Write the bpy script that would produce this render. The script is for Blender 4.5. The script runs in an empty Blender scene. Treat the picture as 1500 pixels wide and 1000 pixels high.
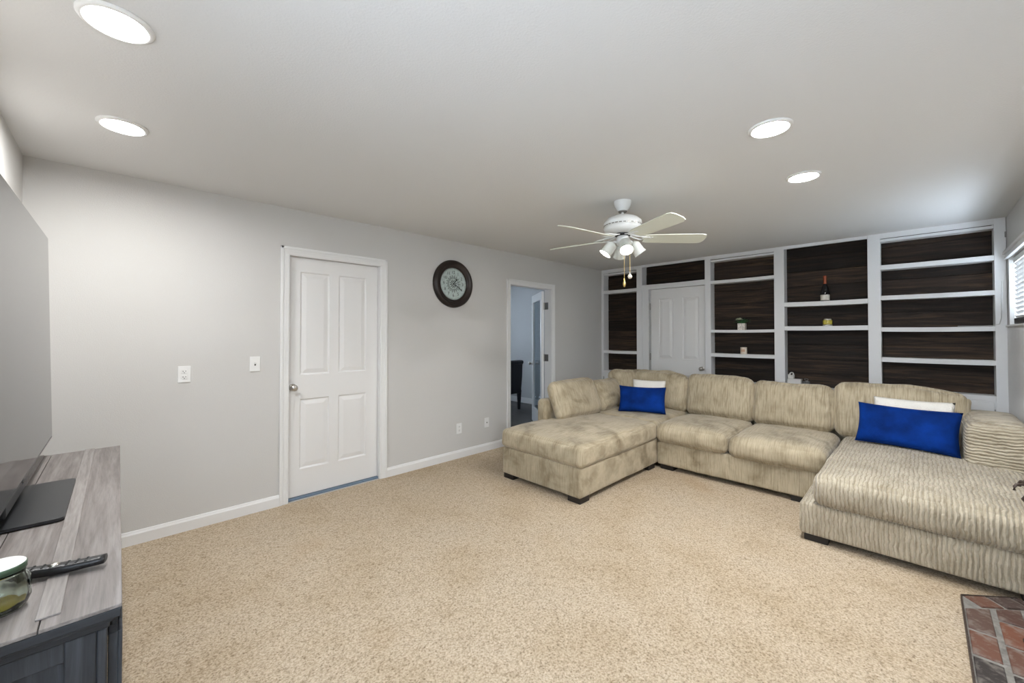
import bpy, bmesh, math, random
from mathutils import Vector, Matrix, Euler, noise
R = math.radians
random.seed(7)
scene = bpy.context.scene
col = scene.collection

# ---------------------------------------------------------------- camera
cam_d = bpy.data.cameras.new('camera')
cam_d.sensor_fit = 'HORIZONTAL'
cam_d.sensor_width = 36.0
cam_d.lens = 36.0 * 588.0 / 1500.0
cam_d.shift_y = -18.2 / 1500.0
cam_d.clip_start = 0.02
cam = bpy.data.objects.new('camera', cam_d)
col.objects.link(cam)
CAMH = 1.39
cam.location = (0, 0, CAMH)
YAW = math.atan2(600, 588)                # angle from +X (towards the shelves) to the view axis
cam.rotation_euler = (R(90 + 0.8), 0, YAW - R(90))
scene.camera = cam

# ---------------------------------------------------------------- world, exposure
vs = scene.view_settings
vs.view_transform = 'Standard'
vs.look = 'None'
vs.gamma = 1.0
vs.use_curve_mapping = False
vs.exposure = 0.52
world = bpy.data.worlds.new('world')
scene.world = world
world.use_nodes = True
wn = world.node_tree.nodes['Background']
wn.inputs['Color'].default_value = (0.74, 0.86, 1.0, 1)
wn.inputs['Strength'].default_value = 10.0
LAMP = 208.0        # recessed lamp lens radiance
BULB = 130.0        # fan bulb radiance
CEIL = 2.44
YA, XB, YD, XC = 3.67, 5.65, -0.54, -0.41   # wall planes


# ---------------------------------------------------------------- materials
def new_mat(name):
    m = bpy.data.materials.new(name)
    m.use_nodes = True
    return m, m.node_tree.nodes, m.node_tree.links, m.node_tree.nodes['Principled BSDF']


def setp(b, **kw):
    for k, v in kw.items():
        k = k.replace('_', ' ')
        if k in b.inputs:
            if isinstance(v, tuple) and len(v) == 3:
                v = v + (1,)
            b.inputs[k].default_value = v


def plain(name, color, rough=0.5, metal=0.0, bump=0.0, bscale=60.0, vary=0.0, vscale=6.0, **kw):
    m, n, l, b = new_mat(name)
    setp(b, Base_Color=color, Roughness=rough, Metallic=metal, **kw)
    tc = n.new('ShaderNodeTexCoord')
    if bump > 0:
        t = n.new('ShaderNodeTexNoise')
        t.inputs['Scale'].default_value = bscale
        t.inputs['Detail'].default_value = 4
        l.new(tc.outputs['Object'], t.inputs['Vector'])
        bp = n.new('ShaderNodeBump')
        bp.inputs['Strength'].default_value = bump
        bp.inputs['Distance'].default_value = 0.01
        l.new(t.outputs['Fac'], bp.inputs['Height'])
        l.new(bp.outputs['Normal'], b.inputs['Normal'])
    if vary > 0:
        t2 = n.new('ShaderNodeTexNoise')
        t2.inputs['Scale'].default_value = vscale
        t2.inputs['Detail'].default_value = 5
        l.new(tc.outputs['Object'], t2.inputs['Vector'])
        cr = ramp(n, [(0.3, tuple(c * (1 - vary) for c in color)), (0.7, tuple(min(1, c * (1 + vary)) for c in color))])
        l.new(t2.outputs['Fac'], cr.inputs['Fac'])
        l.new(cr.outputs['Color'], b.inputs['Base Color'])
    return m


def ramp(n, stops):
    cr = n.new('ShaderNodeValToRGB')
    e = cr.color_ramp.elements
    while len(e) > 1:
        e.remove(e[0])
    e[0].position = stops[0][0]
    e[0].color = stops[0][1] + (1,)
    for p, c in stops[1:]:
        x = e.new(p)
        x.color = c + (1,)
    return cr


def mapping(n, l, scale, src='Object', rot=(0, 0, 0)):
    tc = n.new('ShaderNodeTexCoord')
    mp = n.new('ShaderNodeMapping')
    mp.inputs['Scale'].default_value = scale
    mp.inputs['Rotation'].default_value = rot
    l.new(tc.outputs[src], mp.inputs['Vector'])
    return mp


def mix(n, l, a, b, fac, mode='MIX'):
    x = n.new('ShaderNodeMix')
    x.data_type = 'RGBA'
    x.blend_type = mode
    for sock, v in ((x.inputs[0], fac), (x.inputs[6], a), (x.inputs[7], b)):
        if hasattr(v, 'is_output'):
            l.new(v, sock)
        elif isinstance(v, tuple):
            sock.default_value = v + (1,)
        else:
            sock.default_value = v
    return x.outputs[2]


def tex(n, l, vec, scale, detail=4, rough=0.55, dist=0.0):
    t = n.new('ShaderNodeTexNoise')
    t.inputs['Scale'].default_value = scale
    t.inputs['Detail'].default_value = detail
    t.inputs['Roughness'].default_value = rough
    t.inputs['Distortion'].default_value = dist
    l.new(vec, t.inputs['Vector'])
    return t.outputs['Fac']


def bumpto(n, l, b, height, strength, dist=0.01, prev=None):
    bp = n.new('ShaderNodeBump')
    bp.inputs['Strength'].default_value = strength
    bp.inputs['Distance'].default_value = dist
    l.new(height, bp.inputs['Height'])
    if prev is not None:
        l.new(prev, bp.inputs['Normal'])
    l.new(bp.outputs['Normal'], b.inputs['Normal'])
    return bp.outputs['Normal']


def carpet_mat():
    m, n, l, b = new_mat('beige_carpet')
    mp = mapping(n, l, (1, 1, 1))
    v = mp.outputs['Vector']
    fine = tex(n, l, v, 105, 3, 0.75)
    mid = tex(n, l, v, 30, 5, 0.7)
    big = tex(n, l, v, 2.2, 5, 0.6)
    c1 = ramp(n, [(0.30, (0.215, 0.162, 0.108)), (0.45, (0.52, 0.425, 0.313)), (0.66, (0.715, 0.62, 0.49))])
    l.new(fine, c1.inputs['Fac'])
    c2 = ramp(n, [(0.28, (0.66, 0.61, 0.54)), (0.46, (0.98, 0.97, 0.96)), (0.70, (1, 1, 1))])
    l.new(mid, c2.inputs['Fac'])
    c3 = ramp(n, [(0.32, (0.86, 0.81, 0.73)), (0.52, (1, 0.98, 0.95)), (0.7, (1, 1, 1))])
    l.new(big, c3.inputs['Fac'])
    a = mix(n, l, c1.outputs['Color'], c2.outputs['Color'], 0.85, 'MULTIPLY')
    a = mix(n, l, a, c3.outputs['Color'], 0.8, 'MULTIPLY')
    # a few faint rust-coloured stains
    st = tex(n, l, v, 1.35, 2, 0.5, 0.4)
    sr = ramp(n, [(0.66, (0, 0, 0)), (0.74, (1, 1, 1))])
    l.new(st, sr.inputs['Fac'])
    a = mix(n, l, a, (0.46, 0.30, 0.16), 0.0)
    mx = n.new('ShaderNodeMath')
    mx.operation = 'MULTIPLY'
    mx.inputs[1].default_value = 0.22
    l.new(sr.outputs['Color'], mx.inputs[0])
    a = mix(n, l, a, (0.44, 0.29, 0.16), mx.outputs[0])
    l.new(a, b.inputs['Base Color'])
    setp(b, Roughness=0.95, Specular_IOR_Level=0.1)
    p = bumpto(n, l, b, mid, 0.45, 0.02)
    bumpto(n, l, b, fine, 0.9, 0.008, p)
    return m


def fabric_mat(name, axis, light=(0.535, 0.462, 0.335), dark=(0.25, 0.203, 0.128), freq=95.0, strength=0.6, nap=0.5):
    """chenille corduroy: ridges across one local axis, nap patches"""
    m, n, l, b = new_mat(name)
    mp = mapping(n, l, (1, 1, 1))
    v = mp.outputs['Vector']
    # stretch noise along the ridges so that it reads as broken wales
    sc = [7.0, 7.0, 7.0]
    sc[axis] = freq
    mp2 = mapping(n, l, tuple(sc))
    rid = tex(n, l, mp2.outputs['Vector'], 1.0, 2, 0.5, 0.25)
    sc3 = [14.0, 14.0, 14.0]
    sc3[axis] = freq * 2.6
    mp3 = mapping(n, l, tuple(sc3))
    rid2 = tex(n, l, mp3.outputs['Vector'], 1.0, 3, 0.6, 0.2)
    big = tex(n, l, v, 4.5, 5, 0.6, 0.5)
    fine = tex(n, l, v, 260, 3, 0.7)
    c = ramp(n, [(0.32, dark), (0.46, tuple((a * 1.3 + d * 0.7) / 2 for a, d in zip(light, dark))), (0.58, light)])
    l.new(big, c.inputs['Fac'])
    base = mix(n, l, light, c.outputs['Color'], nap)
    r1 = ramp(n, [(0.34, (0.52, 0.48, 0.42)), (0.55, (1, 1, 1))])
    l.new(rid, r1.inputs['Fac'])
    base = mix(n, l, base, r1.outputs['Color'], strength, 'MULTIPLY')
    r2 = ramp(n, [(0.3, (0.66, 0.62, 0.56)), (0.6, (1.0, 1.0, 1.0))])
    l.new(rid2, r2.inputs['Fac'])
    base = mix(n, l, base, r2.outputs['Color'], strength * 0.8, 'MULTIPLY')
    l.new(base, b.inputs['Base Color'])
    setp(b, Roughness=0.85, Specular_IOR_Level=0.15, Sheen_Weight=0.25, Sheen_Roughness=0.4)
    p = bumpto(n, l, b, rid, strength, 0.012)
    p = bumpto(n, l, b, rid2, strength * 0.5, 0.006, p)
    bumpto(n, l, b, fine, 0.25, 0.003, p)
    return m


def corduroy_mat(name, axis, light=(0.60, 0.54, 0.425), dark=(0.32, 0.272, 0.193), period=0.022):
    """wide furrowed wales across one local axis"""
    m, n, l, b = new_mat(name)
    mp = mapping(n, l, (1, 1, 1))
    v = mp.outputs['Vector']
    w_ = n.new('ShaderNodeTexWave')
    w_.wave_type = 'BANDS'
    w_.bands_direction = 'XYZ'[axis]
    w_.inputs['Scale'].default_value = 0.314 / period
    w_.inputs['Distortion'].default_value = 5.0
    w_.inputs['Detail'].default_value = 3
    w_.inputs['Detail Scale'].default_value = 0.9
    w_.inputs['Detail Roughness'].default_value = 0.6
    l.new(v, w_.inputs['Vector'])
    sc = [9.0] * 3
    sc[axis] = 120
    rid = tex(n, l, mapping(n, l, tuple(sc)).outputs['Vector'], 1.0, 3, 0.6, 0.2)
    big = tex(n, l, v, 5.0, 5, 0.6, 0.5)
    fine = tex(n, l, v, 230, 3, 0.7)
    c = ramp(n, [(0.32, dark), (0.66, light)])
    l.new(big, c.inputs['Fac'])
    base = mix(n, l, light, c.outputs['Color'], 0.6)
    g = ramp(n, [(0.0, (0.40, 0.36, 0.30)), (0.22, (0.93, 0.92, 0.90)), (0.45, (1, 1, 1))])
    l.new(w_.outputs['Fac'], g.inputs['Fac'])
    base = mix(n, l, base, g.outputs['Color'], 0.5, 'MULTIPLY')  # shade in the furrows multiplied into the base colour
    g2 = ramp(n, [(0.32, (0.68, 0.64, 0.58)), (0.55, (1, 1, 1))])
    l.new(rid, g2.inputs['Fac'])
    base = mix(n, l, base, g2.outputs['Color'], 0.8, 'MULTIPLY')
    l.new(base, b.inputs['Base Color'])
    setp(b, Roughness=0.85, Specular_IOR_Level=0.15, Sheen_Weight=0.25, Sheen_Roughness=0.4)
    p = bumpto(n, l, b, w_.outputs['Fac'], 0.6, 0.016)
    p = bumpto(n, l, b, rid, 0.4, 0.006, p)
    bumpto(n, l, b, fine, 0.3, 0.003, p)
    return m


def wood_mat(name, cols, along, grain=26.0, rough=0.6, per_object=0.35, spec=0.3, bump=0.15):
    m, n, l, b = new_mat(name)
    sc = [grain] * 3
    sc[along] = grain * 0.06
    mp = mapping(n, l, tuple(sc))
    oi = n.new('ShaderNodeObjectInfo')
    off = n.new('ShaderNodeVectorMath')
    off.operation = 'MULTIPLY_ADD'
    l.new(oi.outputs['Random'], off.inputs[0])
    off.inputs[1].default_value = (37, 19, 53)
    l.new(mp.outputs['Vector'], off.inputs[2])
    v = off.outputs[0]
    g = tex(n, l, v, 1.0, 6, 0.62, 0.8)
    g2 = tex(n, l, v, 3.6, 4, 0.6, 0.2)
    c = ramp(n, [(0.28, cols[0]), (0.5, cols[1]), (0.72, cols[2])])
    l.new(g, c.inputs['Fac'])
    r2 = ramp(n, [(0.3, (0.6, 0.6, 0.6)), (0.55, (1, 1, 1))])
    l.new(g2, r2.inputs['Fac'])
    base = mix(n, l, c.outputs['Color'], r2.outputs['Color'], 0.6, 'MULTIPLY')
    rr = ramp(n, [(0.0, (1 - per_object,) * 3), (1.0, (1 + per_object * 0.0, 1.0, 1.0))])
    l.new(oi.outputs['Random'], rr.inputs['Fac'])
    base = mix(n, l, base, rr.outputs['Color'], 1.0, 'MULTIPLY')
    l.new(base, b.inputs['Base Color'])
    setp(b, Roughness=rough, Specular_IOR_Level=spec)
    bumpto(n, l, b, g2, bump, 0.004)
    return m


def emit_mat(name, color, strength):
    m, n, l, b = new_mat(name)
    setp(b, Base_Color=(0.9, 0.9, 0.9), Emission_Color=color, Emission_Strength=strength)
    return m


def glass_pane_mat(name, tint=(1, 1, 1), refl=0.08):
    m, n, l, b = new_mat(name)
    out = n['Material Output']
    tr = n.new('ShaderNodeBsdfTransparent')
    tr.inputs['Color'].default_value = tint + (1,)
    gl = n.new('ShaderNodeBsdfGlossy')
    gl.inputs['Roughness'].default_value = 0.02
    ms = n.new('ShaderNodeMixShader')
    ms.inputs[0].default_value = refl
    l.new(tr.outputs[0], ms.inputs[1])
    l.new(gl.outputs[0], ms.inputs[2])
    l.new(ms.outputs[0], out.inputs['Surface'])
    return m


M = {}
M['wall'] = plain('greige_wall_paint', (0.62, 0.61, 0.592), 0.75, bump=0.12, bscale=170, Specular_IOR_Level=0.25)
M['ceiling'] = plain('ceiling_paint', (0.72, 0.717, 0.71), 0.9, bump=0.14, bscale=110, Specular_IOR_Level=0.1)
M['trim'] = plain('white_trim_paint', (0.80, 0.80, 0.795), 0.42)
M['door'] = plain('white_door_paint', (0.78, 0.775, 0.765), 0.45)
M['case'] = plain('white_shelf_paint', (0.74, 0.745, 0.75), 0.45)
M['carpet'] = carpet_mat()
M['fab_x'] = fabric_mat('chenille_ridges_x', 0)
M['fab_y'] = fabric_mat('chenille_ridges_y', 1)
M['fab_soft_x'] = fabric_mat('chenille_soft_x', 0, freq=150, strength=0.45, nap=0.85)
M['fab_soft_y'] = fabric_mat('chenille_soft_y', 1, freq=150, strength=0.45, nap=0.85)
M['fab_bold_y'] = corduroy_mat('corduroy_bold_y', 1)
M['fab_bold_z'] = corduroy_mat('corduroy_bold_z', 2)
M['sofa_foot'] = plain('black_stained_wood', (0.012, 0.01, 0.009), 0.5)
M['seam'] = plain('dark_seam', (0.22, 0.17, 0.10), 0.9)
M['plank'] = wood_mat('dark_reclaimed_plank', [(0.011, 0.0075, 0.006), (0.035, 0.023, 0.017), (0.11, 0.066, 0.038)], 1, 30, 0.65, 0.68, 0.25, 0.4)
M['gwood'] = wood_mat('grey_brown_oak_top', [(0.125, 0.108, 0.100), (0.215, 0.19, 0.178), (0.30, 0.275, 0.262)], 1, 34, 0.45, 0.12, 0.5)
M['gstrip'] = wood_mat('pale_grey_oak_strip', [(0.18, 0.16, 0.15), (0.28, 0.255, 0.24), (0.36, 0.335, 0.32)], 1, 40, 0.45, 0.05, 0.5)
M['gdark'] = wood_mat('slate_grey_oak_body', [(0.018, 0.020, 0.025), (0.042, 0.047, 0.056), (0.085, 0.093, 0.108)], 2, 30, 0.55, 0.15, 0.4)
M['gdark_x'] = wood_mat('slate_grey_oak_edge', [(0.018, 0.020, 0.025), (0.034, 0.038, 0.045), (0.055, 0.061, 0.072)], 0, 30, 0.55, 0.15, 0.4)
M['nickel'] = plain('brushed_nickel', (0.55, 0.53, 0.50), 0.28, 1.0)
M['hinge'] = plain('aged_steel', (0.33, 0.32, 0.30), 0.4, 1.0)
M['black'] = plain('black_plastic', (0.012, 0.012, 0.013), 0.35)
M['screen'] = plain('tv_glass', (0.006, 0.006, 0.007), 0.07, Specular_IOR_Level=0.9)
M['bezel'] = plain('tv_bezel_metal', (0.10, 0.10, 0.105), 0.3, 0.8)
M['stand'] = plain('gunmetal', (0.045, 0.048, 0.053), 0.33, 0.6)
M['fanwhite'] = plain('white_enamel', (0.78, 0.79, 0.78), 0.35)
M['blade'] = plain('cream_fan_blade', (0.72, 0.735, 0.64), 0.45)
M['frost'] = plain('frosted_white_glass', (0.70, 0.72, 0.68), 0.4)
M['bulb'] = emit_mat('lit_bulb', (1.0, 0.95, 0.86), BULB)
M['lens'] = emit_mat('lit_lamp_lens', (0.985, 0.985, 0.98), LAMP)
M['lens_strong'] = emit_mat('lit_lamp_lens_strong', (0.985, 0.985, 0.98), LAMP * 1.5)
M['brass'] = plain('brass', (0.75, 0.55, 0.22), 0.3, 1.0)
M['ivory'] = plain('ivory_pull', (0.80, 0.76, 0.66), 0.4)
M['plate'] = plain('white_plastic', (0.83, 0.83, 0.82), 0.35)
M['slot'] = plain('dark_slot', (0.03, 0.03, 0.03), 0.6)
M['clockframe'] = plain('dark_walnut_frame', (0.012, 0.006, 0.0045), 0.4, vary=0.5, vscale=5)
M['clockface'] = plain('pale_aqua_dial', (0.46, 0.545, 0.525), 0.6, vary=0.15, vscale=40)
M['ink'] = plain('black_dial_print', (0.02, 0.02, 0.022), 0.6)
M['velvet'] = plain('royal_blue_velvet', (0.0015, 0.026, 0.18), 0.8, bump=0.3, bscale=240, vary=0.5, vscale=6, Specular_IOR_Level=0.1, Sheen_Weight=0.12, Sheen_Roughness=0.4, Sheen_Tint=(0.0, 0.2, 1.0))
M['fur'] = plain('white_plush', (0.86, 0.83, 0.77), 0.95, bump=0.8, bscale=110, Sheen_Weight=0.3)
M['bottle'] = plain('dark_bottle_glass', (0.006, 0.007, 0.010), 0.1)
M['foil'] = plain('copper_orange_foil', (0.32, 0.075, 0.03), 0.35, 0.3)
M['label'] = plain('cream_paper_label', (0.68, 0.65, 0.58), 0.7)
M['yellow'] = plain('yellow_wax_jar', (0.50, 0.42, 0.07), 0.2, vary=0.3, vscale=40)
M['wax'] = plain('cream_wax', (0.75, 0.66, 0.55), 0.5)
M['peach'] = plain('peach_label', (0.62, 0.40, 0.27), 0.6)
M['tinlid'] = plain('pale_tin_lid', (0.55, 0.53, 0.46), 0.35, 0.6)
M['pot'] = plain('whitewashed_pot', (0.66, 0.61, 0.56), 0.8, bump=0.3, bscale=60, vary=0.35, vscale=70)
M['leaf'] = plain('deep_green_leaf', (0.035, 0.13, 0.045), 0.5, vary=0.5, vscale=40)
M['petal'] = plain('cream_green_petal', (0.60, 0.64, 0.46), 0.6)
M['white_thing'] = plain('white_gloss_plastic', (0.72, 0.71, 0.69), 0.4)
M['jarglass'] = plain('jar_glass', (0.82, 0.90, 0.82), 0.06, Transmission_Weight=1.0, IOR=1.45)
M['clear'] = plain('clear_plastic', (0.85, 0.87, 0.88), 0.1, Transmission_Weight=0.9)
M['oil'] = plain('amber_wax', (0.50, 0.33, 0.03), 0.2, Transmission_Weight=0.3)
M['jarlid'] = plain('white_lid_paper', (0.80, 0.81, 0.78), 0.5)
M['greenrim'] = plain('green_tin_rim', (0.055, 0.10, 0.06), 0.35, 0.2)
M['leather'] = plain('navy_black_leather', (0.009, 0.011, 0.018), 0.45, bump=0.2, bscale=120)
M['nwall'] = plain('blue_grey_wall_paint', (0.52, 0.53, 0.54), 0.8, bump=0.1, bscale=170)
M['nfloor'] = wood_mat('dark_grey_laminate', [(0.05, 0.047, 0.045), (0.09, 0.085, 0.08), (0.15, 0.142, 0.135)], 1, 25, 0.4, 0.4, 0.4)
M['mortar'] = plain('grey_mortar', (0.23, 0.22, 0.20), 0.95, bump=0.7, bscale=90, vary=0.3, vscale=25)
M['bronze'] = plain('aged_brown_iron', (0.075, 0.055, 0.045), 0.5, 0.4, bump=0.3, bscale=80)
M['pane'] = glass_pane_mat('window_glass')
M['doorglass'] = glass_pane_mat('door_glass', (0.82, 0.87, 0.9), 0.22)
M['blind'] = plain('white_blind_slat', (0.78, 0.78, 0.77), 0.5)
M['cord'] = plain('pale_grey_cord', (0.50, 0.50, 0.49), 0.6)
M['bluestrip'] = plain('blue_grey_gap_light', (0.16, 0.22, 0.29), 0.5)  # blue-grey colour stands for light coming through under the closed door


def brick_mat():
    m, n, l, b = new_mat('hearth_brick')
    mp = mapping(n, l, (1, 1, 1))
    oi = n.new('ShaderNodeObjectInfo')
    c = ramp(n, [(0.0, (0.028, 0.023, 0.022)), (0.35, (0.05, 0.036, 0.032)), (0.55, (0.10, 0.045, 0.032)), (0.8, (0.17, 0.062, 0.034)), (1.0, (0.07, 0.055, 0.048))])
    l.new(oi.outputs['Random'], c.inputs['Fac'])
    s = tex(n, l, mp.outputs['Vector'], 22, 6, 0.65, 0.6)
    sr = ramp(n, [(0.5, (0, 0, 0)), (0.68, (1, 1, 1))])
    l.new(s, sr.inputs['Fac'])
    mm = n.new('ShaderNodeMath')
    mm.operation = 'MULTIPLY'
    mm.inputs[1].default_value = 0.6
    l.new(sr.outputs['Color'], mm.inputs[0])
    a = mix(n, l, c.outputs['Color'], (0.25, 0.225, 0.2), mm.outputs[0])
    l.new(a, b.inputs['Base Color'])
    setp(b, Roughness=0.6)
    bumpto(n, l, b, s, 0.5, 0.006)
    return m


M['brick'] = brick_mat()


# ---------------------------------------------------------------- mesh helpers
def wloc(o):
    v = Vector((0, 0, 0))
    while o is not None:
        v += o.location
        o = o.parent
    return v


def finish(name, me, mat, parent=None, smooth=False, center=True):
    """mesh in world coordinates -> object with its origin at the bottom centre of its box"""
    if center and len(me.vertices):
        xs = [v.co.x for v in me.vertices]
        ys = [v.co.y for v in me.vertices]
        zs = [v.co.z for v in me.vertices]
        c = Vector(((min(xs) + max(xs)) / 2, (min(ys) + max(ys)) / 2, min(zs)))
        me.transform(Matrix.Translation(-c))
    else:
        c = Vector((0, 0, 0))
    o = bpy.data.objects.new(name, me)
    col.objects.link(o)
    if parent is not None:
        o.parent = parent
        o.location = c - wloc(parent)
    else:
        o.location = c
    me.materials.append(M[mat] if isinstance(mat, str) else mat)
    if smooth:
        for p in me.polygons:
            p.use_smooth = True
    return o


class B:
    def __init__(s):
        s.bm = bmesh.new()

    def quad(s, pts):
        s.bm.faces.new([s.bm.verts.new(p) for p in pts])
        return s

    def box(s, x0, x1, y0, y1, z0, z1, bev=0.0, seg=2, mtx=None):
        vs_ = [s.bm.verts.new((x, y, z)) for x in (x0, x1) for y in (y0, y1) for z in (z0, z1)]
        f = [(0, 1, 3, 2), (4, 6, 7, 5), (0, 4, 5, 1), (2, 3, 7, 6), (0, 2, 6, 4), (1, 5, 7, 3)]
        fs = [s.bm.faces.new([vs_[i] for i in q]) for q in f]
        nv = vs_
        if bev > 0:
            ed = list({e for q in fs for e in q.edges})
            r = bmesh.ops.bevel(s.bm, geom=ed, offset=bev, segments=seg, profile=0.5, affect='EDGES')
            nv = list({v for q in r['faces'] for v in q.verts} | {v for v in vs_ if v.is_valid})
        if mtx is not None:
            for v in nv:
                v.co = mtx @ v.co
        return s

    def prism(s, pts, z0, z1):
        lo = [s.bm.verts.new((p[0], p[1], z0)) for p in pts]
        hi = [s.bm.verts.new((p[0], p[1], z1)) for p in pts]
        n = len(pts)
        s.bm.faces.new(lo[::-1])
        s.bm.faces.new(hi)
        for i in range(n):
            s.bm.faces.new([lo[i], lo[(i + 1) % n], hi[(i + 1) % n], hi[i]])
        return s

    def lathe(s, prof, n=24, mtx=None, cap=True):
        """prof: list of (r, z)"""
        mtx = mtx or Matrix()
        rings = []
        for r, z in prof:
            if r < 1e-6:
                rings.append([s.bm.verts.new(mtx @ Vector((0, 0, z)))])
            else:
                rings.append([s.bm.verts.new(mtx @ Vector((r * math.cos(2 * math.pi * i / n), r * math.sin(2 * math.pi * i / n), z))) for i in range(n)])
        for a, b in zip(rings, rings[1:]):
            for i in range(n):
                j = (i + 1) % n
                if len(a) == 1 and len(b) == 1:
                    continue
                if len(a) == 1:
                    s.bm.faces.new([a[0], b[j], b[i]])
                elif len(b) == 1:
                    s.bm.faces.new([a[i], a[j], b[0]])
                else:
                    s.bm.faces.new([a[i], a[j], b[j], b[i]])
        if cap:
            if len(rings[0]) > 1:
                s.bm.faces.new(rings[0][::-1])
            if len(rings[-1]) > 1:
                s.bm.faces.new(rings[-1])
        return s

    def tube(s, pts, r, n=8, closed=False):
        pts = [Vector(p) for p in pts]
        rings = []
        m = len(pts)
        up = Vector((0, 0, 1))
        for i, p in enumerate(pts):
            a = pts[(i - 1) % m] if (closed or i > 0) else p
            b = pts[(i + 1) % m] if (closed or i < m - 1) else p
            t = (b - a).normalized()
            side = t.cross(up)
            if side.length < 1e-4:
                side = t.cross(Vector((1, 0, 0)))
            side.normalize()
            u2 = side.cross(t).normalized()
            rr = r[i] if isinstance(r, (list, tuple)) else r
            rings.append([s.bm.verts.new(p + side * rr * math.cos(2 * math.pi * k / n) + u2 * rr * math.sin(2 * math.pi * k / n)) for k in range(n)])
        rng = range(m) if closed else range(m - 1)
        for i in rng:
            a, b = rings[i], rings[(i + 1) % m]
            for k in range(n):
                s.bm.faces.new([a[k], a[(k + 1) % n], b[(k + 1) % n], b[k]])
        if not closed:
            s.bm.faces.new(rings[0][::-1])
            s.bm.faces.new(rings[-1])
        return s

    def build(s, name, mat, parent=None, smooth=False, center=True):
        bmesh.ops.recalc_face_normals(s.bm, faces=s.bm.faces[:])
        me = bpy.data.meshes.new(name)
        s.bm.to_mesh(me)
        s.bm.free()
        return finish(name, me, mat, parent, smooth, center)


def box(name, mat, parent, x0, x1, y0, y1, z0, z1, bev=0.0, seg=2):
    return B().box(x0, x1, y0, y1, z0, z1, bev, seg).build(name, mat, parent)


def axis_mtx(p, d):
    """matrix with local z along d, origin at p"""
    d = Vector(d).normalized()
    return Matrix.Translation(Vector(p)) @ d.to_track_quat('Z', 'Y').to_matrix().to_4x4()


def empty(name, loc, label=None, cat=None, group=None, kind=None):
    o = bpy.data.objects.new(name, None)
    col.objects.link(o)
    o.location = loc
    o.empty_display_size = 0.1
    return tag(o, label, cat, group, kind)


def tag(o, label=None, cat=None, group=None, kind=None):
    for k, v in (('label', label), ('category', cat), ('group', group), ('kind', kind)):
        if v:
            o[k] = v
    return o


def dup(o, dx=0, dy=0, dz=0):
    c = o.copy()
    col.objects.link(c)
    c.location = o.location + Vector((dx, dy, dz))
    return c


def S(o, label=None):
    return tag(o, label=label, kind='structure')


# ---------------------------------------------------------------- room shell
WT = 0.12
S(box('floor', 'carpet', None, XC, 5.83, YD, YA, -0.06, 0.0), 'beige cut pile carpet over the whole floor')
S(box('ceiling', 'ceiling', None, XC - 0.12, 6.0, YD - 0.12, 6.8, CEIL, CEIL + 0.08), 'white lightly textured ceiling')

D1 = (1.008, 1.812, 2.055)      # closed door opening in the left wall: x0, x1, top
D2 = (3.568, 4.378, 2.035)      # open doorway
w = B()
for x0, x1, z0, z1 in ((XC - 0.12, D1[0], 0, CEIL), (D1[0], D1[1], D1[2], CEIL), (D1[1], D2[0], 0, CEIL), (D2[0], D2[1], D2[2], CEIL), (D2[1], 5.83, 0, CEIL)):
    w.box(x0, x1, YA, YA + WT, z0, z1)
S(w.build('wall_left', 'wall'), 'pale greige painted wall with two doors and a clock')
G = (-0.42, 0.92, 0.90, 2.03)      # window in the television wall: y0, y1, z0, z1
w = B()
w.box(XC - 0.12, XC, YD - 0.12, G[0], 0, CEIL)
w.box(XC - 0.12, XC, G[0], G[1], 0, G[2])
w.box(XC - 0.12, XC, G[0], G[1], G[3], CEIL)
w.box(XC - 0.12, XC, G[1], YA, 0, CEIL)
S(w.build('wall_front', 'wall'), 'pale greige wall behind the television')
gw = empty('window_2', (XC - 0.08, 0.33, G[2]), 'plain white framed window in the television wall', None, None, 'structure')
f = B()
for a0, a1, c0, c1 in ((G[0], G[0] + .05, G[2], G[3]), (G[1] - .05, G[1], G[2], G[3]), (.225, .275, G[2], G[3]), (G[0], G[1], G[2], G[2] + .05), (G[0], G[1], G[3] - .05, G[3])):
    f.box(XC - 0.09, XC - 0.05, a0, a1, c0, c1)
f.build('window_frame', 'trim', gw)
for a0, a1 in ((G[0] + .05, .225), (.275, G[1] - .05)):
    box('pane', 'pane', gw, XC - 0.073, XC - 0.069, a0, a1, G[2] + .05, G[3] - .05)
S(box('wall_back', 'wall', None, 5.83, 5.95, YD - 0.12, YA + WT, 0, CEIL), 'wall behind the built-in shelves')
# right wall, with the high window by the shelves
W1 = (4.15, 5.56, 1.46, 2.06)
w = B()
y0, y1 = YD - 0.12, YD
w.box(XC, W1[0], y0, y1, 0, CEIL)
w.box(W1[0], W1[1], y0, y1, 0, W1[2])
w.box(W1[0], W1[1], y0, y1, W1[3], CEIL)
w.box(W1[1], 5.83, y0, y1, 0, CEIL)
S(w.build('wall_right', 'wall'), 'pale greige wall with the blind-covered window')


S(box('trim_6', 'trim', None, 3.45, XB - 0.005, YD, YD + 0.006, 0.0, W1[2] - 0.004), 'white painted panel under the high window')


def baseboard(name, x0, x1):
    prof = [(0, 0), (-0.014, 0), (-0.014, 0.068), (-0.009, 0.078), (-0.006, 0.088), (0, 0.09)]
    b = B()
    rows = []
    for x in (x0, x1):
        rows.append([b.bm.verts.new((x, YA + p[0], p[1])) for p in prof])
    for i in range(len(prof) - 1):
        b.bm.faces.new([rows[0][i], rows[0][i + 1], rows[1][i + 1], rows[1][i]])
    b.bm.faces.new(rows[0])
    b.bm.faces.new(rows[1][::-1])
    S(b.build(name, 'trim'))


baseboard('baseboard_left', XC, D1[0] - 0.066)
baseboard('baseboard_middle', D1[1] + 0.066, D2[0] - 0.066)
baseboard('baseboard_right', D2[1] + 0.066, XB)


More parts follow.
